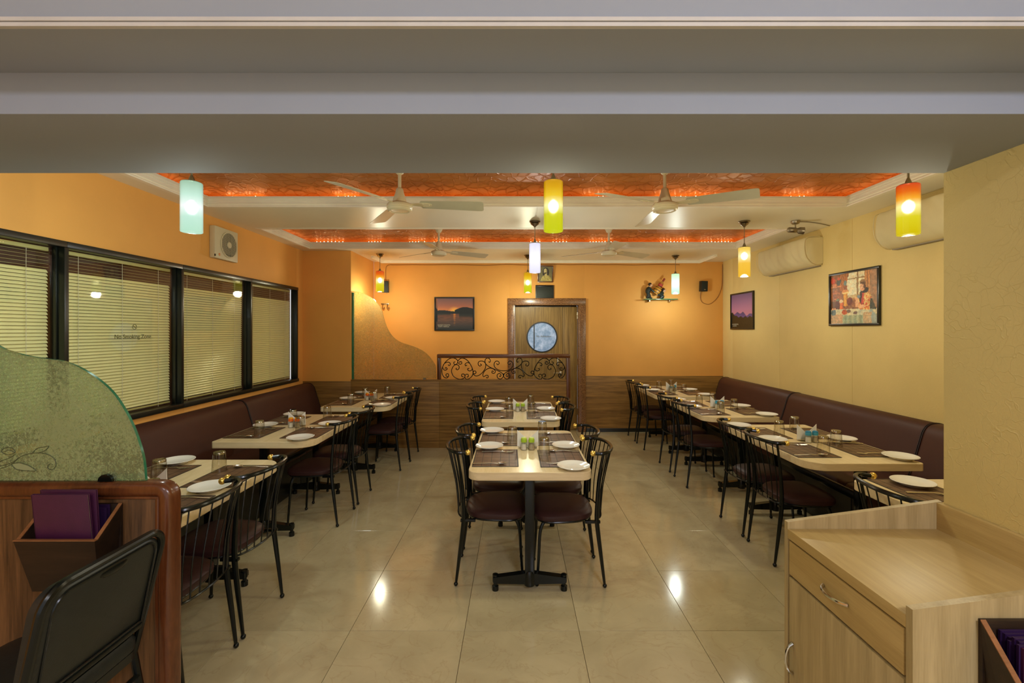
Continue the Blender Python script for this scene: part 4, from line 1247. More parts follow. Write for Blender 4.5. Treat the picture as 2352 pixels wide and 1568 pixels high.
for x, y, k in LAMPS:      # the light that leaves each open-ended shade
    point_lamp('pendant_light', (x, y, 2.13), 17 * PEND_E, LCOL[k], 0.05)

# ------------------------------------------------------------------ ceiling fans
def make_fan():
    f = thing('ceiling_fan', 'x', 'fan', (0, 0, 0), 0, 'cream ceiling fans')
    # origin at the blade plane
    MB().lathe([(0, 0.302), (0.05, 0.300), (0.052, 0.292), (0.044, 0.27), (0.028, 0.238), (0.018, 0.23), (0, 0.23)], n=20).obj('canopy', M['fan_cream'], f)
    MB().tube([(0, 0, 0.05), (0, 0, 0.25)], 0.0125, 10).obj('rod', M['fan_cream'], f)
    MB().lathe([(0, 0.128), (0.02, 0.126), (0.026, 0.118), (0.032, 0.09), (0.044, 0.055), (0.05, 0.032), (0.05, 0.018), (0, 0.018)], n=20).obj('upper_cup', M['fan_cream'], f)
    MB().lathe([(0, 0.016), (0.07, 0.014), (0.088, 0.006), (0.095, -0.004), (0.095, -0.020), (0.092, -0.024), (0.094, -0.028), (0.090, -0.036), (0.078, -0.046), (0.070, -0.048), (0.066, -0.044), (0.03, -0.046), (0, -0.047)], n=32).obj('motor', M['fan_cream'], f)
    for k in range(3):
        R = Matrix.Rotation(k * 2 * pi / 3, 4, 'Z')
        T = R @ Matrix.Translation((0.165, 0, 0.006)) @ Matrix.Rotation(radians(-13), 4, 'X') @ Matrix.Rotation(radians(1.5), 4, 'Y')
        mb = MB()
        outl = [(0, -0.052)] + [(0.36, -0.070), (0.42, -0.071)] + [(0.44 + 0.0 + 0.022 * sin(a), -0.055 - 0.016 * cos(a)) for a in (0.3, 0.8, 1.3)] + [(0.464, -0.04), (0.464, 0.045)] + [(0.44 + 0.024 * cos(a), 0.05 + 0.02 * sin(a)) for a in (0.2, 0.8, 1.4)] + [(0.42, 0.071), (0.0, 0.056), (-0.012, 0.03), (-0.012, -0.03)]
        mb.prism(outl, -0.0015, 0.0015, 0, T)
        bl = mb.obj('blade', M['fan_blade'], f)
        br = MB()
        br.prism([(-0.085, -0.014), (0.0, -0.026), (0.045, -0.026), (0.075, -0.012), (0.075, 0.012), (0.045, 0.026), (0.0, 0.026), (-0.085, 0.014)], -0.005, -0.0015, 0, T)
        for bx, by in ((0.012, -0.016), (0.012, 0.016), (0.056, 0.0)):
            br.lathe([(0, -0.008), (0.005, -0.007), (0.006, -0.005), (0.006, -0.004)], n=8, mat=T @ Matrix.Translation((bx, by, 0)))
        br.obj('blade_bracket', M['fan_cream'], bl)
    return f
fan0 = make_fan()
fans = [(-0.873, 3.4, 2.545, 2, 'cream three-blade ceiling fan left of the yellow lamp, front pair'), (1.118, 3.4, 2.545, 90, 'cream three-blade ceiling fan right of the yellow lamp, front pair'),
        (-0.93, 5.46, 2.553, 27, 'cream three-blade ceiling fan above the sunset picture, rear pair'), (1.12, 5.46, 2.553, 30, 'cream three-blade ceiling fan above the doorway, rear pair')]
for i, (x, y, z, a, lb) in enumerate(fans):
    if i == 0: fan0.location = (x, y, z); fan0.rotation_euler = (0, 0, radians(a)); fan0['label'] = lb
    else: dup(fan0, (x, y, z), radians(a), lb)

# ------------------------------------------------------------------ framed pictures
def picture(name, label, M4, w, h, fw, shapes_fn, frame_mat, captions=(), nx=110, ny=92, depth=0.022, cat='picture'):
    """M4 maps local (x right, y up, z out) to the wall"""
    p = thing(name, label, cat)
    p.matrix_world = M4
    f = MB()
    a, b = w / 2, h / 2
    for (x0, x1, y0, y1) in ((-a, a, b - fw, b), (-a, a, -b, -b + fw), (-a, -a + fw, -b + fw, b - fw), (a - fw, a, -b + fw, b - fw)):
        f.box(x0, x1, y0, y1, 0, depth, 0.003)
    f.obj('frame', frame_mat, p)
    a -= fw * 0.7; b -= fw * 0.7
    vs, fs, cols = [], [], []
    for j in range(ny + 1):
        for i in range(nx + 1):
            u, v = i / nx, j / ny
            vs.append((-a + 2 * a * u, -b + 2 * b * v, depth * 0.45))
            cols.append(shapes_fn(u, v))
    for j in range(ny):
        for i in range(nx):
            q = j * (nx + 1) + i
            fs.append((q, q + 1, q + nx + 2, q + nx + 1))
    o = MB().add(vs, fs).obj('print', M['print'], p)
    at = o.data.color_attributes.new('print', 'FLOAT_COLOR', 'POINT')
    at.data.foreach_set('color', [x for c in cols for x in lin(*[min(255, q * 1.12) for q in c])])
    MB().box(-a, a, -b, b, 0.001, depth * 0.3).obj('backing', M['black_plastic'], p)
    for body, size, u, v in captions:
        text_mesh('caption', body, size, M['text_white'], p, face_matrix((-a + 2 * a * u, -b + 2 * b * v, depth * 0.45 + 0.0008), (1, 0, 0), (0, 1, 0)), extrude=0.0002)
    return p
def mix(a, b, t):
    t = max(0.0, min(1.0, t))
    return tuple(x + (y - x) * t for x, y in zip(a, b))
def grad(st, t):
    for (p, c), (q, d) in zip(st[:-1], st[1:]):
        if t <= q: return mix(c, d, (t - p) / (q - p))
    return st[-1][1]
def hsh(i, j): 
    n = math.sin(i * 127.1 + j * 311.7) * 43758.5453
    return n - math.floor(n)
def vnoise(x, y):
    i, j = math.floor(x), math.floor(y); f, g = x - i, y - j
    f = f * f * (3 - 2 * f); g = g * g * (3 - 2 * g)
    return (hsh(i, j) * (1 - f) + hsh(i + 1, j) * f) * (1 - g) + (hsh(i, j + 1) * (1 - f) + hsh(i + 1, j + 1) * f) * g
def sunset(u, v):
    hor = 0.51
    ridge = hor + 0.085 + 0.02 * sin(u * 9)
    if u > 0.5: ridge = hor + 0.075 + 0.13 * sin(min(1, (u - 0.46) / 0.32) * pi / 2) - 0.05 * max(0, (u - 0.82) / 0.18)
    if u < 0.47 and u > 0.3: ridge = min(ridge, hor + 0.1 - 0.1 * (u - 0.3))
    if u < 0.06: return (22, 26, 24) if 0.25 < v < 0.72 - 1.6 * u else ((70, 52, 44) if v < 0.5 else (140, 92, 70))
    if v > hor:
        c = grad([(0, (226, 150, 70)), (0.18, (206, 128, 76)), (0.5, (156, 100, 84)), (1, (112, 88, 92))], (v - hor) / (1 - hor))
        d = math.hypot((u - 0.5), (v - hor - 0.1) * 1.2)
        c = mix((250, 190, 80), c, d / 0.16)
        return (28, 32, 30) if v < ridge else c
    t = (hor - v) / hor
    c = grad([(0, (92, 62, 50)), (0.15, (120, 74, 52)), (0.4, (112, 78, 62)), (0.75, (66, 60, 58)), (1, (34, 42, 42))], t)
    n = vnoise(u * 14 + v * 20, v * 60)
    c = mix(c, (52, 48, 50), 0.5 * n)
    if u > 0.62 and t < 0.28: c = mix((34, 40, 38), c, (t / 0.28) ** 2)
    if u < 0.4 and t < 0.12: c = mix((40, 44, 40), c, t / 0.12)
    d = abs(u - 0.5) / (0.05 + 0.12 * t)
    return mix((230, 140, 56), c, d + t * 1.1 + 0.35 * n)
def dawn(u, v):
    ridge = 0.40 + 0.05 * sin(u * 7) + 0.025 * sin(u * 23 + 1) + 0.08 * math.exp(-((u - 0.55) / 0.16) ** 2)
    near = 0.30 + 0.06 * (1 - u) + 0.02 * sin(u * 31) + (0.1 * math.exp(-((u - 0.05) / 0.14) ** 2))
    near += 0.06 * max(0, u - 0.6)
    if v < near: return mix((40, 36, 24), (26, 26, 18), vnoise(u * 30, v * 30))
    if v < ridge: return mix((92, 70, 130), (66, 56, 100), (v - near) / 0.15)
    return grad([(0, (176, 116, 140)), (0.2, (166, 112, 146)), (0.6, (138, 100, 138)), (1, (104, 82, 120))], (v - 0.45) / 0.55)
def ell(u, v, cx, cy, rx, ry): return ((u - cx) / rx) ** 2 + ((v - cy) / ry) ** 2 < 1
def inpoly(u, v, P):
    c = False
    for (x1, y1), (x2, y2) in zip(P, P[1:] + P[:1]):
        if (y1 > v) != (y2 > v) and u < (x2 - x1) * (v - y1) / (y2 - y1) + x1: c = not c
    return c
def teatable(u, v):
    a, b = vnoise(u * 34 + 3, v * 34) - 0.5, vnoise(u * 34, v * 34 + 7) - 0.5
    c = teatable0(u + 0.018 * a, v + 0.018 * b)
    k = 0.86 + 0.28 * (0.5 * vnoise(u * 48 + 5, v * 40) + 0.5 * vnoise(u * 90, v * 70))
    t = 0.10 * (vnoise(u * 22 + 40, v * 22) - 0.5)
    return tuple(max(0, min(255, x * k * (1 + t * q))) for x, q in zip(c, (1, 0, -1)))
def teatable0(u, v):
    n = vnoise(u * 26, v * 26); n2 = vnoise(u * 60 + 9, v * 60)
    c = mix((120, 74, 50), (160, 108, 70), n)                          # dim interior
    if 0.36 < u < 0.78 and v > 0.46:                                   # window
        c = mix((206, 190, 150), (226, 216, 182), n)
        if 0.575 < u < 0.615 or 0.86 < v < 0.885: c = (150, 120, 80)
        if v < 0.56: c = mix(c, (178, 140, 84), 0.6)
        if v < 0.49: c = (170, 120, 70)
    if 0.22 < u < 0.42 and v > 0.66 and u < 0.42 - 0.10 * (1 - v) / 0.34: c = mix((190, 120, 62), (140, 82, 46), 0.5 + 0.5 * sin(u * 150))
    if u > 0.72 + 0.02 * sin(v * 9) and v > 0.36: c = mix((200, 140, 84), (150, 100, 66), 0.5 + 0.5 * sin(u * 110 + v * 3))
    if u > 0.84 and v > 0.3: c = mix((140, 110, 84), (176, 130, 96), n)
    if u < 0.24 and 0.735 < v < 0.76: c = (206, 132, 84)                # shelf
    if ell(u, v, 0.06, 0.87, 0.045, 0.07): c = (190, 74, 50)
    if ell(u, v, 0.19, 0.84, 0.05, 0.07): c = (86, 84, 76)
    if ell(u, v, 0.19, 0.90, 0.03, 0.03): c = (196, 90, 60)
    if ell(u, v, 0.09, 0.785, 0.055, 0.025): c = (196, 120, 76)
    if ell(u, v, 0.12, 0.56, 0.10, 0.12) and n2 > 0.35: c = mix((206, 128, 70), (120, 60, 40), n)
    if u < 0.32 and v < 0.46 and v > 0.3: c = mix(c, (84, 62, 44), 0.6)
    # samovar and teapot
    if ell(u, v, 0.335, 0.80, 0.035, 0.05): c = (112, 128, 122)
    if 0.30 < u < 0.37 and 0.66 < v < 0.75: c = (150, 84, 50)
    if ell(u, v, 0.335, 0.64, 0.075, 0.035): c = (206, 136, 76)
    if 0.27 < u < 0.41 and 0.60 < v < 0.625: c = (230, 190, 120)
    if 0.295 < u < 0.39 and 0.36 < v < 0.60: c = mix((222, 160, 60), (170, 104, 36), abs(u - 0.33) / 0.06)
    if ell(u, v, 0.43, 0.44, 0.06, 0.08): c = mix((130, 60, 44), (90, 50, 40), n)
    if 0.20 < u < 0.29 and 0.26 < v < 0.44: c = mix((222, 116, 56), (180, 74, 36), abs(u - 0.235) / 0.06)
    if ell(u, v, 0.245, 0.455, 0.045, 0.03): c = (220, 190, 150)
    if ell(u, v, 0.16, 0.36, 0.05, 0.13): c = (96, 56, 44)
    if ell(u, v, 0.16, 0.49, 0.035, 0.025): c = (110, 124, 96)
    # table and cloth
    if v < 0.30 - 0.02 * u and v > 0.17: c = mix((206, 194, 156), (184, 176, 140), n)
    if u > 0.62 and v < 0.30 - 0.55 * max(0, u - 0.86) and v > 0.14: c = mix((206, 196, 160), (176, 172, 142), n)
    if v <= 0.17: c = mix((166, 170, 136), (138, 146, 118), 0.5 + 0.5 * sin(u * 60))
    if u > 0.83 and v < 0.26 - 1.5 * (u - 0.88): c = (150, 160, 150)
    if u < 0.28 and v < 0.2: c = mix((206, 160, 126), (170, 150, 116), n2)
    if 0.71 < u < 0.87 and v < 0.22: c = mix((196, 176, 138), (176, 140, 104), n2)
    if ell(u, v, 0.32, 0.235, 0.06, 0.055): c = mix((206, 110, 60), (160, 70, 40), n)
    if ell(u, v, 0.07, 0.235, 0.055, 0.06): c = mix((120, 136, 136), (90, 100, 100), n)
    if ell(u, v, 0.05, 0.31, 0.02, 0.022) or ell(u, v, 0.10, 0.31, 0.02, 0.022): c = (222, 156, 110)
    if ell(u, v, 0.41, 0.25, 0.045, 0.03) or ell(u, v, 0.55, 0.215, 0.045, 0.025): c = (110, 88, 80)
    # seated woman in a flowered shawl
    if inpoly(u, v, [(0.60, 0.50), (0.66, 0.60), (0.74, 0.62), (0.86, 0.52), (0.92, 0.36), (0.96, 0.26), (0.66, 0.27), (0.58, 0.34)]):
        c = mix((206, 142, 70), (226, 190, 126), n)
        if n2 > 0.62: c = (196, 84, 50)
        if u > 0.84 and v < 0.46: c = mix((56, 60, 54), (90, 84, 66), n2)
    if inpoly(u, v, [(0.66, 0.62), (0.71, 0.50), (0.72, 0.38), (0.66, 0.36), (0.62, 0.50)]): c = (70, 56, 50)
    if inpoly(u, v, [(0.69, 0.60), (0.725, 0.60), (0.715, 0.40), (0.665, 0.34)]): c = (190, 70, 60)
    if ell(u, v, 0.73, 0.63, 0.08, 0.06): c = (50, 48, 46)
    if ell(u, v, 0.69, 0.69, 0.052, 0.075): c = mix((226, 172, 130), (196, 136, 100), abs(u - 0.67) / 0.06)
    if ell(u, v, 0.70, 0.775, 0.065, 0.055) and v > 0.745 - 0.3 * (u - 0.70): c = mix((120, 90, 64), (150, 116, 80), n2)
    if ell(u, v, 0.735, 0.70, 0.02, 0.06) or (ell(u, v, 0.70, 0.74, 0.06, 0.045) and v > 0.745): c = (92, 62, 44)
    if ell(u, v, 0.672, 0.70, 0.009, 0.007) or ell(u, v, 0.705, 0.703, 0.010, 0.007): c = (150, 106, 82)
    if ell(u, v, 0.683, 0.655, 0.014, 0.006): c = (192, 118, 96)
    if inpoly(u, v, [(0.55, 0.50), (0.60, 0.50), (0.62, 0.36), (0.60, 0.31), (0.55, 0.33)]): c = (216, 160, 116)
    if ell(u, v, 0.68, 0.33, 0.065, 0.03): c = (222, 168, 126)
    if ell(u, v, 0.615, 0.515, 0.035, 0.03): c = (120, 134, 140)
    return c
def portrait(u, v):
    n = vnoise(u * 18, v * 18)
    c = mix((124, 114, 74), (86, 84, 58), v * 0.4 + n * 0.5)
    if ell(u, v, 0.53, 0.60, 0.23, 0.32) and v > 0.34: c = (34, 28, 20)
    if inpoly(u, v, [(0.12, 0.0), (0.3, 0.36), (0.48, 0.44), (0.72, 0.40), (0.92, 0.22), (0.96, 0.0)]): c = mix((190, 178, 104), (140, 126, 66), n)
    if 0.45 < u < 0.62 and 0.36 < v < 0.55: c = (178, 164, 110)
    if ell(u, v, 0.50, 0.68, 0.125, 0.17): c = mix((206, 194, 140), (150, 134, 84), abs(u - 0.46) / 0.14)
    if ell(u, v, 0.445, 0.715, 0.03, 0.016) or ell(u, v, 0.55, 0.715, 0.03, 0.016): c = (70, 58, 38)
    if ell(u, v, 0.50, 0.56, 0.085, 0.055): c = (64, 52, 34)
    return c
picture('framed_picture', 'black-framed sunset over a lake, hung left of the door', face_matrix((-0.976, YB - 0.001, 1.873), (1, 0, 0), (0, 0, 1)), 0.637, 0.535, 0.022, sunset, M['black_frame'],
        [('SUNSET-VASOTA', 0.026, 0.225, 0.145), ('FORT-TAPOLA', 0.026, 0.22, 0.095)])
picture('framed_picture', 'black-framed purple dawn over dark hills, on the cream wall near the corner', face_matrix((XR - 0.001, 6.575, 1.892), (0, -1, 0), (0, 0, 1)), 0.665, 0.535, 0.022, dawn, M['black_frame'],
        [('KAMALGAD HILL', 0.025, 0.20, 0.12), ('AT DAWN', 0.025, 0.17, 0.07)])
picture('framed_picture', 'black-framed painting of a woman taking tea at a laid table', face_matrix((XR - 0.001, 4.405, 1.922), (0, -1, 0), (0, 0, 1)), 0.655, 0.54, 0.022, teatable, M['black_frame'], nx=150, ny=126)
T = face_matrix((0.466, YB - 0.004, 2.507), (1, 0, 0), (0, 0, 1)) @ Matrix.Translation((0, -0.13, 0)) @ Matrix.Rotation(radians(14), 4, 'X') @ Matrix.Translation((0, 0.13, 0))
picture('framed_picture', 'small brown-framed portrait of a long-haired figure in pale robes, above the door', T, 0.245, 0.265, 0.016, portrait, M['red_wood'], nx=48, ny=52)

# ------------------------------------------------------------------ covered air conditioners
def air_con(y0, y1, label, seed):
    yc = (y0 + y1) / 2
    a = thing('air_conditioner', label, 'air conditioner', (XR, yc, 2.30), 0, 'cloth-covered wall air conditioners')
    h = (y1 - y0) / 2
    prof = catmull([Vector((-0.002, 0.012, 0)), Vector((-0.07, 0.0, 0)), Vector((-0.135, 0.03, 0)), Vector((-0.18, 0.09, 0)), Vector((-0.197, 0.15, 0)), Vector((-0.20, 0.22, 0)), Vector((-0.19, 0.285, 0)), Vector((-0.15, 0.315, 0)), Vector((-0.002, 0.322, 0))], 4)
    rnd = random.Random(seed)
    ny = 40
    vs, fs = [], []
    n = len(prof)
    for j in range(ny + 1):
        t = -1 + 2 * j / ny
        e = max(0, (abs(t) - 0.9) / 0.1)
        for i, p in enumerate(prof):
            dx, dz = p.x, p.y - 0.16
            k = 1 - 0.10 * e ** 2
            w = 0.006 * sin(9 * t + 5 * i / n + seed) * sin(pi * i / n) + 0.005 * sin(23 * t - 8 * i / n) * sin(pi * i / n)
            w += -0.014 * math.exp(-((t + 0.5 - 1.3 * (i / n - 0.4)) / 0.09) ** 2) * sin(pi * i / n)
            vs.append((dx * k - w * (1 if i not in (0, n - 1) else 0), t * h, 0.16 + dz * k))
    for j in range(ny):
        for i in range(n - 1): fs.append((j * n + i, j * n + i + 1, (j + 1) * n + i + 1, (j + 1) * n + i))
    fs.append(tuple(range(n))); fs.append(tuple(ny * n + i for i in range(n)))
    MB().add(vs, fs).obj('cloth_cover', M['cloth'], a, angle=50)
    for s in (-1, 1):
        MB().tube([(p.x * 0.99, s * (h - 0.004), 0.16 + (p.y - 0.16) * 0.965) for p in prof[1:-1]], 0.004, 5).obj('piping', M['cloth'], a)
    MB().box(-0.06, -0.004, -h + 0.03, h - 0.03, -0.006, 0.012, 0.003).obj('shadow_strip', M['cord'], a)  # greyer strip put in for the thin shadow line below the cover
    return a
air_con(4.85, 5.82, 'covered wall air conditioner in creased cream cloth, above the dawn picture', 1)
air_con(2.95, 3.92, 'covered wall air conditioner in smooth cream cloth, beside the orange lamp and pillar', 4)

# ------------------------------------------------------------------ exhaust fan on the left wall
ef = thing('exhaust_fan', 'square cream exhaust fan with round grille on the orange wall above the window', 'exhaust fan', (XL, 4.49, 2.455))
MB().box(0.0, 0.055, -0.18, 0.18, -0.155, 0.155, 0.012).obj('housing', M['plastic'], ef)
R = Matrix.Translation((0.056, 0.03, 0.0)) @ Matrix.Rotation(pi / 2, 4, 'Y')
MB().lathe([(0.118, 0), (0.13, 0), (0.13, 0.006), (0.118, 0.006)], n=36, mat=R, closed_prof=True).obj('grille_rim', M['plastic'], ef)
MB().lathe([(0, 0.0005), (0.12, 0.0005)], n=32, mat=R).obj('grille_dark_disc', M['dark'], ef)  # flat dark disc painted for the shade inside the grille
gr = MB()
for k in range(-6, 7):
    o = k * 0.0185; L = math.sqrt(max(0, 0.12 ** 2 - o * o))
    gr.box(0.058, 0.061, 0.03 + o - 0.0016, 0.03 + o + 0.0016, -L, L)
    if abs(k) % 1 == 0: 
        gr.box(0.059, 0.0615, 0.03 - L, 0.03 + L, o - 0.0008, o + 0.0008)
for k in range(-5, 6):
    o = (k + 0.5) * 0.0185
    if abs(o) < 0.115:
        L = math.sqrt(0.12 ** 2 - o * o); gr.box(0.059, 0.0615, 0.03 - L, 0.03 + L, o - 0.0008, o + 0.0008)
gr.obj('grille', M['plastic'], ef)
MB().lathe([(0, 0.009), (0.03, 0.008), (0.032, 0.002)], n=20, mat=R).obj('hub', M['plastic'], ef)
MB().lathe([(0, 0.0012), (0.013, 0.001), (0.013, 0)], n=16, mat=Matrix.Translation((0.055, -0.115, -0.115)) @ Matrix.Rotation(pi / 2, 4, 'Y')).box(0.0561, 0.0566, -0.122, -0.108, -0.118, -0.114, mi=1).obj('badge', [M['orange_dot'], M['plastic']], ef)
MB().box(0.05, 0.058, -0.182, -0.17, -0.14, -0.118, 0.002).obj('latch', M['black_plastic'], ef)

# ------------------------------------------------------------------ loudspeakers
def speaker(label, loc, w, h, d, rz=0, tilt=0, badge=True):
    s = thing('loudspeaker', label, 'speaker', loc, rz)
    T = Matrix.Rotation(tilt, 4, 'X')
    MB().box(-w / 2, w / 2, -d, -0.012, -h / 2, h / 2, 0.006, mat=T).obj('cabinet', M['black_plastic'], s)
    MB().box(-w / 2 + 0.006, w / 2 - 0.006, -d - 0.004, -d + 0.002, -h / 2 + 0.006, h / 2 - 0.006, 0.002, mat=T).obj('grille', M['grille'], s)
    MB().box(-0.025, 0.025, -0.04, 0.0, -0.03, 0.03, 0.002).obj('bracket', M['black_plastic'], s)
    if badge: MB().box(-0.012, 0.016, -d - 0.0055, -d - 0.003, -h * 0.34, -h * 0.31, 0.0003, mat=T).obj('badge', M['steel'], s)
    return s
speaker('small black loudspeaker on the right of the orange back wall, trailing a wire', (2.955, YB, 2.31), 0.105, 0.165, 0.09, 0.12, 0.06)
speaker('small black loudspeaker behind the little orange-topped lamp, by the column', (-2.075, YB, 2.30), 0.105, 0.18, 0.09, 0.2, 0.05, False)
sp = thing('loudspeaker', 'dark flat-fronted loudspeaker standing on the stone door head', 'speaker', (0.455, YB - 0.002, 2.121))
MB().box(-0.145, 0.145, -0.028, -0.002, 0, 0.205, 0.005).obj('cabinet', M['black_plastic'], sp)
MB().box(-0.135, 0.125, -0.031, -0.026, 0.01, 0.175, 0.002).obj('grille', M['grille'], sp)
MB().box(-0.145, 0.145, -0.03, -0.026, 0.182, 0.2, 0.001).obj('trim_strip', M['black_metal'], sp)
wv = catmull([(2.925, YB - 0.03, 2.222), (2.93, YB - 0.012, 2.12), (2.97, YB - 0.008, 2.05), (3.08, YB - 0.008, 2.03), (3.2, YB - 0.008, 2.13), (3.265, YB - 0.008, 2.28), (3.28, YB - 0.008, 2.42), (3.283, YB - 0.008, 2.66)], 5)
tag(MB().tube(wv, 0.0045, 6).obj('speaker_wire', M['wire']), 'thin brown wire looping from the small speaker into the back corner', 'wire')
rw = random.Random(3)
wv = [(-2.05, YB - 0.01, 2.2)] + [(-2.07, YB - 0.01, 2.55), (-2.03, YB - 0.01, 2.645)] + [(-1.9 + k * 0.25, YB - 0.01, 2.652 + rw.uniform(-0.008, 0.008)) for k in range(19)]
tag(MB().tube(catmull(wv, 3), 0.004, 5).obj('cornice_wire', M['wire']), 'thin wire running under the back wall cornice', 'wire')
hk = thing('wall_hook', 'small dark double hook on the orange wall beside the rear glass screen', 'hook', (-2.08, YB, 2.03))
MB().box(-0.06, 0.06, -0.012, 0, -0.012, 0.012, 0.003).obj('plate', M['brushed'], hk)
for x in (-0.03, 0.045):
    MB().tube(catmull([(x, -0.01, 0), (x, -0.03, -0.02), (x, -0.05, -0.07), (x + 0.02, -0.06, -0.085), (x + 0.035, -0.065, -0.05)], 3), 0.006, 6).obj('prong', M['brushed'], hk)

# ------------------------------------------------------------------ glass shelf with two figurines carrying a barrel
gs = thing('wall_shelf', 'green-edged glass shelf on the orange back wall carrying two figurines', 'shelf', (2.25, YB, 2.09))
MB().box(-0.24, 0.27, -0.16, -0.001, 0.0, 0.012, 0.003).obj('glass_board', M['glass_edge'], gs)
for x in (-0.15, 0.17):
    MB().box(x - 0.01, x + 0.01, -0.09, 0, -0.03, 0.0, 0.002).obj('bracket', M['brushed'], gs)
ZS = 2.1085
fg = thing('figurine', 'pair of dark-coated figurines shouldering a small golden barrel', 'figurine', (2.22, YB - 0.085, ZS))
def figure(sx, head, body, arms, legs, name):
    mb = MB()
    mb.tube(catmull(body, 3), [0.030, 0.034, 0.037, 0.040, 0.041, 0.040, 0.037, 0.034, 0.030, 0.025][:len(catmull(body, 3))], 10)
    for l in legs: 
        pp = catmull(l, 3); mb.tube(pp, [0.024 - 0.006 * i / len(pp) for i in range(len(pp))], 8)
        mb.ball(Vector(l[-1]) + Vector((0.012 * sx, -0.004, -0.001)), 0.014, 8, 6, sc=(1.7, 1, 0.8))
    for a in arms:
        pp = catmull(a, 3); mb.tube(pp, [0.016 - 0.004 * i / len(pp) for i in range(len(pp))], 8)
    o = mb.obj('coat', M['coat'], fg)
    hd_ = MB().ball(head, 0.030, 12, 8, sc=(1, 0.95, 1.12))
    hd_.ball(Vector(head) + Vector((0.030 * sx, 0, -0.004)), 0.008, 6, 5)
    hd_.ball(Vector(head) + Vector((-0.004 * sx, -0.028, 0.0)), 0.008, 6, 5, sc=(0.8, 0.5, 1.2))
    hd_.tube([Vector(head) + Vector((-0.006 * sx, 0, -0.02)), Vector(body[-1])], 0.016, 8)
    for a in arms: MB().ball(a[-1], 0.014, 8, 6).obj('hand', M['skin'], fg)
    hd_.obj('head', M['skin'], fg)
    MB().ball(Vector(head) + Vector((-0.008 * sx, 0, 0.008)), 0.031, 10, 7, sc=(0.95, 1, 0.95)).obj('hair', M['dark_wood'], fg)
figure(1, (-0.105, 0, 0.215), [(-0.15, 0, 0.085), (-0.145, 0, 0.12), (-0.135, 0, 0.15), (-0.118, 0, 0.178)], [[(-0.12, -0.02, 0.165), (-0.09, -0.035, 0.125), (-0.055, -0.03, 0.10)]],
       [[(-0.155, -0.015, 0.09), (-0.150, -0.018, 0.05), (-0.165, -0.018, 0.012)], [(-0.140, 0.015, 0.09), (-0.115, 0.018, 0.05), (-0.105, 0.018, 0.012)]], 'a')
figure(1, (0.105, 0, 0.13), [(0.045, 0, 0.055), (0.06, 0, 0.075), (0.075, 0, 0.09), (0.092, 0, 0.102)], [[(0.06, -0.03, 0.085), (0.02, -0.045, 0.06), (-0.012, -0.035, 0.052)]],
       [[(0.045, -0.016, 0.06), (0.085, -0.02, 0.035), (0.04, -0.02, 0.012)], [(0.055, 0.016, 0.055), (0.10, 0.02, 0.035), (0.075, 0.02, 0.012)]], 'b')
BT = Matrix.Translation((-0.035, -0.005, 0.075)) @ Matrix.Rotation(radians(32), 4, 'Y')
MB().lathe([(0, 0), (0.045, 0.0), (0.056, 0.03), (0.06, 0.06), (0.056, 0.09), (0.045, 0.12), (0.038, 0.12), (0.036, 0.11), (0, 0.11)], n=20, mat=BT).obj('barrel', M['barrel'], fg)
for z, r in ((0.02, 0.0525), (0.06, 0.0605), (0.1, 0.0525)):
    MB().lathe([(r, z - 0.005), (r + 0.0012, z - 0.005), (r + 0.0012, z + 0.005), (r, z + 0.005)], n=20, mat=BT, closed_prof=True).obj('hoop', M['dark_wood'], fg)
bt = thing('bottle', 'clear bottle with red cap and label tilted in the golden barrel', 'bottle', (2.22, YB - 0.085, ZS))
MB().lathe([(0, 0.112), (0.033, 0.112), (0.035, 0.118), (0.035, 0.185), (0.028, 0.205), (0.014, 0.222), (0.013, 0.232), (0, 0.232)], n=18, mat=BT).obj('body', M['bottle_glass'], bt)
MB().lathe([(0, 0.232), (0.016, 0.232), (0.016, 0.282), (0, 0.283)], n=14, mat=BT).obj('cap', M['red_cap'], bt)
MB().lathe([(0.0355, 0.14), (0.0358, 0.14), (0.0358, 0.18), (0.0355, 0.18)], n=18, mat=BT, closed_prof=True).obj('label_band', M['label_red'], bt)

# ------------------------------------------------------------------ ceiling spot lamp
sl = thing('spot_lamp', 'small nickel spot lamp on the ceiling near the cream wall', 'lamp', (2.79, 4.52, ZC))
MB().lathe([(0, 0), (0.042, 0), (0.042, -0.012), (0.034, -0.03), (0.02, -0.036), (0, -0.036)], n=20).obj('canopy', M['brushed'], sl)
MB().tube([(0, 0, -0.035), (0, 0, -0.075)], 0.006, 8).obj('stem', M['brushed'], sl)
S = Matrix.Translation((0.0, 0, -0.095)) @ Matrix.Rotation(radians(98), 4, 'Y') @ Matrix.Rotation(radians(14), 4, 'X')
MB().lathe([(0, -0.075), (0.018, -0.073), (0.026, -0.06), (0.026, 0.005), (0.022, 0.012), (0.024, 0.02), (0.033, 0.034), (0.036, 0.075), (0.032, 0.076), (0.028, 0.055), (0, 0.05)], n=20, mat=S).obj('head', M['brushed'], sl)
MB().lathe([(0, 0.064), (0.03, 0.066)], n=18, mat=S).obj('lamp_face', M['spot_black'], sl)
cd = catmull([(2.83, 4.52, ZC - 0.01), (2.95, 4.56, ZC - 0.004), (3.1, 4.62, ZC - 0.004), (3.27, 4.72, ZC - 0.004)], 5)
tag(MB().tube(cd, 0.0045, 6).obj('lamp_wire', M['cord']), 'thin pale wire from the spot lamp across the ceiling', 'wire')

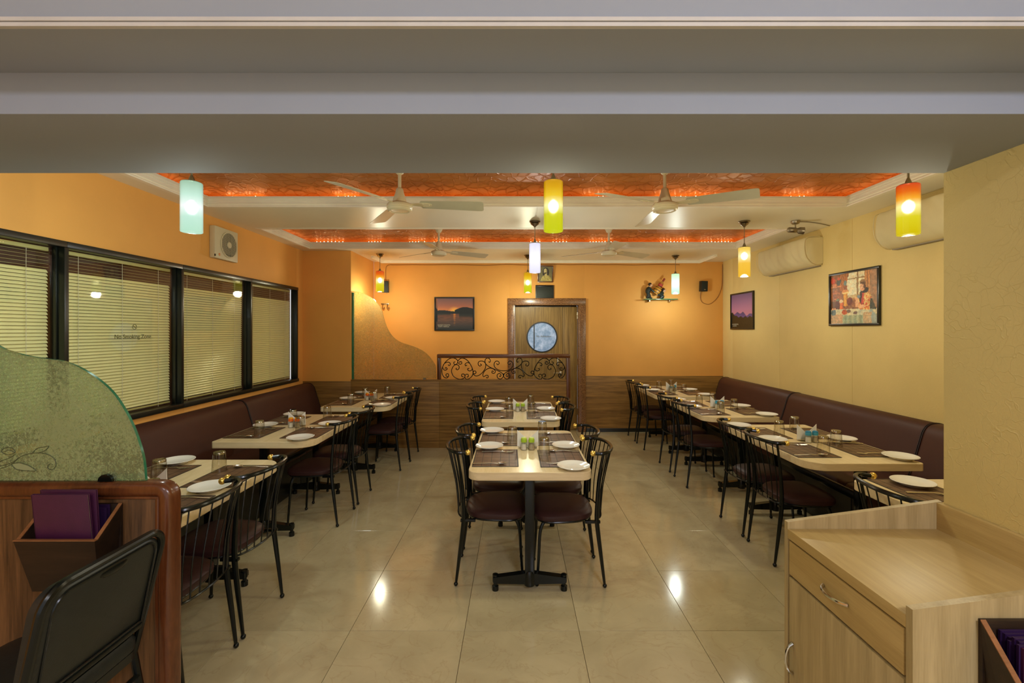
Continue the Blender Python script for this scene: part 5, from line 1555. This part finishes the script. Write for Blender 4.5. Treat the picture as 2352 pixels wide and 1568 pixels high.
# ------------------------------------------------------------------ near wooden partition, left
PY0, PY1, PZ = 1.70, 1.77, 1.028
PX0, PX1 = XL, -1.297
lp = thing('low_partition', 'red-brown wooden half-height partition in the left foreground', 'partition', ((PX0 + PX1) / 2, (PY0 + PY1) / 2, 0))
ox = (PX0 + PX1) / 2; hw = (PX1 - PX0) / 2; ht = (PY1 - PY0) / 2
MB().box(-hw + 0.002, hw - 0.05, -0.016, 0.016, 0, PZ - 0.04, 0.002).obj('panel', M['walnut_v'], lp)
# rounded rail that turns down into the end post
hn = 0.029
path = [(-hw, PZ - hn)] + [(hw - hn - 0.03 + 0.03 * sin(a), PZ - hn - 0.03 + 0.03 * cos(a)) for a in [pi / 2 * k / 6 for k in range(7)]] + [(hw - hn, 0.0)]
sec = rrect(-ht, ht, -hn, hn, 0.024, 6)
vs, fs = [], []
for k, (x, z) in enumerate(path):
    nx_, nz_ = (0, 1) if k == 0 else (1, 0) if k == len(path) - 1 else (sin(pi / 2 * (k - 1) / 6), cos(pi / 2 * (k - 1) / 6))
    vs += [(x + nx_ * v, u, z + nz_ * v) for u, v in sec]
n = len(sec)
for k in range(len(path) - 1):
    for i in range(n):
        j = (i + 1) % n; fs.append((k * n + i, k * n + j, (k + 1) * n + j, (k + 1) * n + i))
fs.append(tuple(range(n))); fs.append(tuple((len(path) - 1) * n + i for i in range(n)))
MB().add(vs, fs).obj('rail_and_post', M['red_wood'], lp)
mo = MB()
mo.box(hw - 0.068, hw - 0.054, -0.024, -0.015, 0, PZ - 0.062, 0.004)
mo.box(-hw, hw - 0.054, -0.024, -0.015, PZ - 0.064, PZ - 0.054, 0.003)
mo.obj('beading', M['red_wood'], lp)

q = [(0,794.5),(29,806.7),(63,816),(97,821.7),(131,826),(155,831),(184,843),(213,860),(242,882),(267,908),(291,945),(308,979),(322,1017.5),(332,1055),(336,1098)]
s = 1.735 / 1040
o2 = catmull([Vector((-2.86, 2.30, 0)), Vector((-2.62, 2.27, 0)), Vector((-2.40, 2.10, 0)), Vector((-2.26, 1.84, 0)), Vector((-2.12, 1.64, 0))] + [Vector(((x - 1185) * s, 1.6 - (y - 760) * s, 0)) for x, y in q], 3)
out = [(p.x, p.y) for p in o2] + [((337.3 - 1185) * s, PZ + 0.001), (-2.86, PZ + 0.001)]
ng = glass_screen('front_glass_screen', 'green-edged etched glass screen curving down along the foreground wooden partition', (PY0 + PY1) / 2, out, M['frost'], [(-1.56, PZ + 0.001, 0.027), (-2.5, PZ + 0.001, 0.027)], 'black_metal')
# etched spray near its foot
def gp(cx, cy): return Vector(((cx / 4.126 - 1185) * s, -0.0075, 1.6 - (780 + cy / 4.126 - 760) * s))
et = MB()
for c in ([(-120, 1290), (0, 1225), (120, 1180), (220, 1100), (330, 1070), (440, 1072), (520, 1110), (550, 1170), (530, 1215), (490, 1225), (470, 1200), (490, 1170), (520, 1180)],
          [(-100, 1250), (0, 1200), (130, 1160), (200, 1110)], [(-60, 1180), (40, 1140), (120, 1110), (170, 1075)], [(330, 1065), (370, 1025), (430, 1012), (480, 1005), (450, 1040), (390, 1065), (330, 1067)],
          [(130, 1170), (200, 1160), (290, 1185), (360, 1235), (260, 1235), (170, 1220), (130, 1180)], [(30, 1050), (70, 1018), (130, 1020), (165, 1060), (110, 1085), (60, 1075), (30, 1050)], [(60, 1055), (110, 1040), (160, 1065)]):
    et.tube(catmull([gp(*p) for p in c], 4), 0.0012, 5)
et.obj('etched_spray', M['etch_line'], ng)
MB().prism([(p.x, p.z) for p in [gp(*c) for c in [(135, 1175), (200, 1163), (285, 1188), (350, 1232), (260, 1232), (172, 1217)]]], 0.0066, 0.0072, 0, Matrix.Rotation(pi / 2, 4, 'X')).obj('etched_leaf', M['etch_leaf'], ng)
# ------------------------------------------------------------------ menu boxes and menus
def menu_box(label, x, y, zb, w, drop=0.105, prot=0.09, low=0.30, taper=0.022, mt=None):
    """hung on a face at y that looks towards -y; zb = top of its back edge"""
    b = thing('menu_box', label, 'menu box', (x, y, zb))
    t = 0.011; h = w / 2
    MB().box(-h + taper * 0.2, h - taper * 0.2, -t, -0.0005, -low, 0, 0.001).obj('back_panel', mt, b)
    for s in (-1, 1):
        vs = []
        for xx in (s * h, s * (h - t)):
            xb = xx - s * taper
            vs += [(xx, -t, 0), (xx, -prot, -drop), (xb, -prot * 0.62, -low), (xb, -t, -low)]
        MB().add(vs, [(0, 1, 2, 3), (4, 7, 6, 5), (0, 4, 5, 1), (1, 5, 6, 2), (2, 6, 7, 3), (3, 7, 4, 0)]).obj('side_panel', mt, b)
    i = h - t
    vs = [(-h, -prot, -drop), (h, -prot, -drop), (h - taper, -prot * 0.62, -low), (-h + taper, -prot * 0.62, -low)]
    vs2 = [(x_, y_ - t, z_) for x_, y_, z_ in vs]
    MB().add(vs2 + vs, [(0, 1, 2, 3), (7, 6, 5, 4), (0, 4, 5, 1), (1, 5, 6, 2), (2, 6, 7, 3), (3, 7, 4, 0)]).obj('front_panel', mt, b)
    MB().box(-h + taper + 0.002, h - taper - 0.002, -prot * 0.62, -t, -low, -low + t).obj('floor_panel', mt, b)
    e = MB()
    e.box(-h - 0.001, h + 0.001, -prot - t - 0.001, -prot + 0.001, -drop, -drop + 0.003)
    for s in (-1, 1):
        vs = []
        for xx in (s * (h + 0.001), s * (h - t - 0.001)):
            vs += [(xx, 0 - t, 0.0), (xx, -prot, -drop), (xx, -prot, -drop + 0.003), (xx, -t, 0.003)]
        e.add(vs, [(0, 1, 2, 3), (4, 7, 6, 5), (0, 4, 5, 1), (1, 5, 6, 2), (2, 6, 7, 3), (3, 7, 4, 0)])
    e.obj('rim', M['box_edge'], b)
    return b
def menu(label, M4, w, h, th, mat, group):
    """cover in the local xz plane, standing on z = 0, th thick along y"""
    m = thing('menu', label, 'menu', (0, 0, 0), 0, group)
    m.matrix_world = M4
    MB().box(-w / 2, w / 2, -th / 2, -th / 2 + 0.0025, 0, h, 0.001).box(-w / 2, w / 2, th / 2 - 0.0025, th / 2, 0, h, 0.001).box(-w / 2, -w / 2 + 0.003, -th / 2, th / 2, 0, h).obj('cover', mat, m)
    MB().box(-w / 2 + 0.004, w / 2 - 0.004, -th / 2 + 0.003, th / 2 - 0.003, 0.003, h - 0.004).obj('pages', M['page'], m)
    return m
bx, by, bz = -1.622, 1.7105, 0.952
menu_box('dark wooden menu box hung on the foreground partition', bx, by, bz, 0.286, mt=M['dark_wood'], prot=0.11, drop=0.09, low=0.29)
def lean(x, y, z, a, rz=0): return Matrix.Translation((x, y, z)) @ Matrix.Rotation(rz, 4, 'Z') @ Matrix.Rotation(a, 4, 'X')
menu('large purple menu standing in front in the partition menu box', lean(bx - 0.002, by - 0.062, bz - 0.277, 0.10), 0.20, 0.345, 0.010, M['purple'], 'purple menus')
menu('purple menu just behind the front one in the partition menu box', lean(bx + 0.005, by - 0.048, bz - 0.277, 0.07), 0.20, 0.352, 0.009, M['purple'], 'purple menus')
menu('thin dark menu low at the back right of the partition menu box', lean(bx + 0.022, by - 0.0285, bz - 0.277, 0.01), 0.165, 0.27, 0.006, M['navy'], 'dark menus')
menu('thinnest dark menu against the back of the partition menu box', lean(bx + 0.026, by - 0.019, bz - 0.277, 0.0), 0.158, 0.278, 0.005, M['navy'], 'dark menus')

# ------------------------------------------------------------------ foreground stacking chair (sitter faces -x)
fc = thing('stacking_chair', 'black padded stacking chair in front of the wooden partition, seen from behind', 'chair', (-1.50, 1.43, 0))
# the back plane leans outwards: x = bx(z)
def bxz(z): return 0.16 + (z - 0.555) * 0.20
def back_outline(w, z0, z1, r, k=8):
    pts = []
    for (cy, cz, a0) in ((w - r, z1 - r, 0), (-w + r, z1 - r, pi / 2)):
        for i in range(k + 1):
            a = a0 + pi / 2 * i / k
            pts.append((cy + r * cos(a), cz + r * sin(a)))
    return pts
W2, ZT = 0.208, 0.893
o1 = back_outline(W2, 0.5, ZT, 0.065)
fr = [(0.125, W2 - 0.012, 0.44), (0.135, W2 - 0.004, 0.50)] + [(bxz(z), y, z) for y, z in o1] + [(0.135, -W2 + 0.004, 0.50), (0.125, -W2 + 0.012, 0.44)]
MB().tube(fr, 0.0125, 10).obj('back_frame', M['black_metal'], fc)
def pad(w, z0, z1, r, xa, xb, mb):
    pts = back_outline(w, z0, z1, r) + [(-w, z0), (w, z0)]
    # scooped top edge
    P = []
    for y, z in pts:
        if z > z1 - 0.001 or (abs(y) < w * 0.55 and z > z1 - 0.02): pass
        P.append((y, z))
    n = len(P)
    vs = []
    for x, ins in ((xa, 0.006), (xa + 0.004, 0), (xb - 0.006, 0), (xb, 0.010)):
        for y, z in P:
            cy, cz = 0, (z0 + z1) / 2
            f = 1 - ins / w
            vs.append((bxz(z) + x, cy + (y - cy) * f, cz + (z - cz) * f))
    fs = []
    for k in range(3):
        for i in range(n):
            j = (i + 1) % n
            fs.append((k * n + i, k * n + j, (k + 1) * n + j, (k + 1) * n + i))
    fs.append(tuple(range(n))); fs.append(tuple(3 * n + i for i in range(n)))
    return mb.add(vs, fs)
pad(W2 - 0.010, 0.555, ZT - 0.014, 0.06, -0.05, 0.004, MB()).obj('back_pad', M['black_vinyl'], fc)
wl_ = [(bxz(z) + 0.006, y * 0.965, z) for y, z in back_outline(W2 - 0.022, 0.575, ZT - 0.030, 0.05)]
wl_ = [(bxz(0.575) + 0.006, W2 - 0.032, 0.575)] + wl_ + [(bxz(0.575) + 0.006, -W2 + 0.032, 0.575)]
MB().tube(wl_, 0.004, 6, closed=True).obj('welt', M['black_metal'], fc)
MB().box(bxz(0.56) - 0.03, bxz(0.56) + 0.006, -W2 + 0.02, W2 - 0.02, 0.545, 0.562, 0.004).obj('back_bottom_edge', M['black_metal'], fc)
hg = MB()
hg.ball((bxz(ZT - 0.05) + 0.004, 0.01, ZT - 0.045), 0.03, 14, 8, sc=(0.25, 1.8, 0.6)).obj('hand_grip', M['black_metal'], fc)
MB().prism(rrect(-0.26, 0.15, -0.205, 0.205, [0.09, 0.05, 0.05, 0.09], 6), 0.44, 0.47, 0).obj('seat_board', M['black_plastic'], fc)
st = rrect(-0.265, 0.155, -0.21, 0.21, [0.10, 0.06, 0.06, 0.10], 6)
n = len(st); vs, fs = [], []
for f, z in ((0.96, 0.468), (1.0, 0.478), (1.0, 0.505), (0.96, 0.525), (0.8, 0.537), (0.4, 0.543)):
    vs += [(-0.055 + (x + 0.055) * f, y * f, z) for x, y in st]
for k in range(5):
    for i in range(n):
        j = (i + 1) % n; fs.append((k * n + i, k * n + j, (k + 1) * n + j, (k + 1) * n + i))
fs.append(tuple(range(n))); fs.append(tuple(5 * n + i for i in range(n)))
MB().add(vs, fs).obj('seat', M['black_vinyl'], fc)
for s in (-1, 1):
    MB().tube([(0.125, s * (W2 - 0.012), 0.452), (0.15, s * (W2 - 0.008), 0.30), (0.20, s * (W2 - 0.002), 0.014)], 0.0125, 8).lathe([(0, 0), (0.016, 0), (0.016, 0.03), (0, 0.03)], (0.20, s * (W2 - 0.002), 0), 10).obj('rear_leg', M['black_metal'], fc)
    MB().tube([(-0.21, s * 0.17, 0.45), (-0.24, s * 0.185, 0.25), (-0.265, s * 0.19, 0.014)], 0.0125, 8).lathe([(0, 0), (0.016, 0), (0.016, 0.03), (0, 0.03)], (-0.265, s * 0.19, 0), 10).obj('front_leg', M['black_metal'], fc)
    MB().tube([(0.128, s * (W2 - 0.012), 0.44), (-0.215, s * 0.175, 0.44)], 0.011, 8).obj('seat_rail', M['black_metal'], fc)
MB().tube([(0.142, -W2 + 0.012, 0.365), (0.142, W2 - 0.012, 0.365)], 0.009, 8).obj('stretcher', M['black_metal'], fc)

# ------------------------------------------------------------------ sideboard
SX0, SX1, SY0, SY1 = 0.962, 1.508, 1.098, 1.622
sb = thing('sideboard', 'light oak waiter sideboard with raised edges against the cream pillar wall', 'sideboard', (0, 0, 0))
sb.location = ((SX0 + SX1) / 2, (SY0 + SY1) / 2, 0)
hx, hy = (SX1 - SX0) / 2, (SY1 - SY0) / 2
def side(y0, y1):
    mb = MB()
    P = [(-hx, 0), (hx, 0), (hx, 0.997), (-hx, 0.924)]
    vs = [(x, y, z) for y in (y0, y1) for x, z in P]
    return mb.add(vs, [(0, 1, 2, 3), (7, 6, 5, 4), (0, 4, 5, 1), (1, 5, 6, 2), (2, 6, 7, 3), (3, 7, 4, 0)])
side(hy - 0.019, hy).obj('side_panel', M['oak_v'], sb)
side(-hy, -hy + 0.019).obj('side_panel', M['oak_v'], sb)
MB().box(hx - 0.019, hx - 0.001, -hy + 0.019, hy - 0.019, 0.02, 0.993, 0.001).obj('back_rail', M['oak_y'], sb)
MB().box(-hx, hx - 0.019, -hy + 0.0195, hy - 0.0195, 0.868, 0.90, 0.001).obj('worktop', M['oak_y'], sb)
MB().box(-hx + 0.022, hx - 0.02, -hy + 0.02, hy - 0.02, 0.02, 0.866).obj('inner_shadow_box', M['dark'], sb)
dw = MB().box(-hx + 0.001, -hx + 0.021, -hy + 0.0265, hy - 0.0265, 0.745, 0.861, 0.0012).obj('drawer', M['oak_y'], sb)
dd = MB().box(-hx + 0.001, -hx + 0.021, -hy + 0.0265, hy - 0.0265, 0.075, 0.735, 0.0012).obj('door', M['oak_v'], sb)
MB().box(-hx + 0.03, -hx + 0.045, -hy + 0.02, hy - 0.02, 0.0, 0.07, 0.001).obj('plinth', M['oak_y'], sb)
def bow(c, along, parent):
    pts = []
    for k in range(13):
        t = -1 + 2 * k / 12
        o = 0.024 * (1 - t * t) ** 0.6
        pts.append(Vector(c) + Vector(along) * (0.052 * t) + Vector((-o - 0.001, 0, 0)))
    mb = MB().tube(pts, [0.0048 if 0 < k < 12 else 0.006 for k in range(13)], 8)
    return mb.obj('handle', M['chrome'], parent)
yh = 1.365 - (SY0 + SY1) / 2
bow((-hx + 0.001, yh, 0.805), (0, 1, 0), dw)
bow((-hx + 0.001, 1.575 - (SY0 + SY1) / 2, 0.462), (0, 0, 1), dd)
m2 = menu_box('dark menu box full of menus hung on the near end of the sideboard', 1.2505, SY0 - 0.0005, 0.905, 0.27, mt=M['dark_wood'], drop=0.12, prot=0.112)
for k in range(8):
    menu('dark glossy menu in the sideboard menu box, %s from the wall' % ('first second third fourth fifth sixth seventh eighth'.split()[k]), lean(1.2505 + 0.004 * ((k * 7) % 3 - 1), SY0 - 0.0165 - k * 0.0066, 0.905 - 0.2885, 0.01), 0.19, 0.272 - 0.004 * ((k * 5) % 4), 0.0056, M['navy'] if k < 7 else M['purple'], 'menus in the sideboard box')
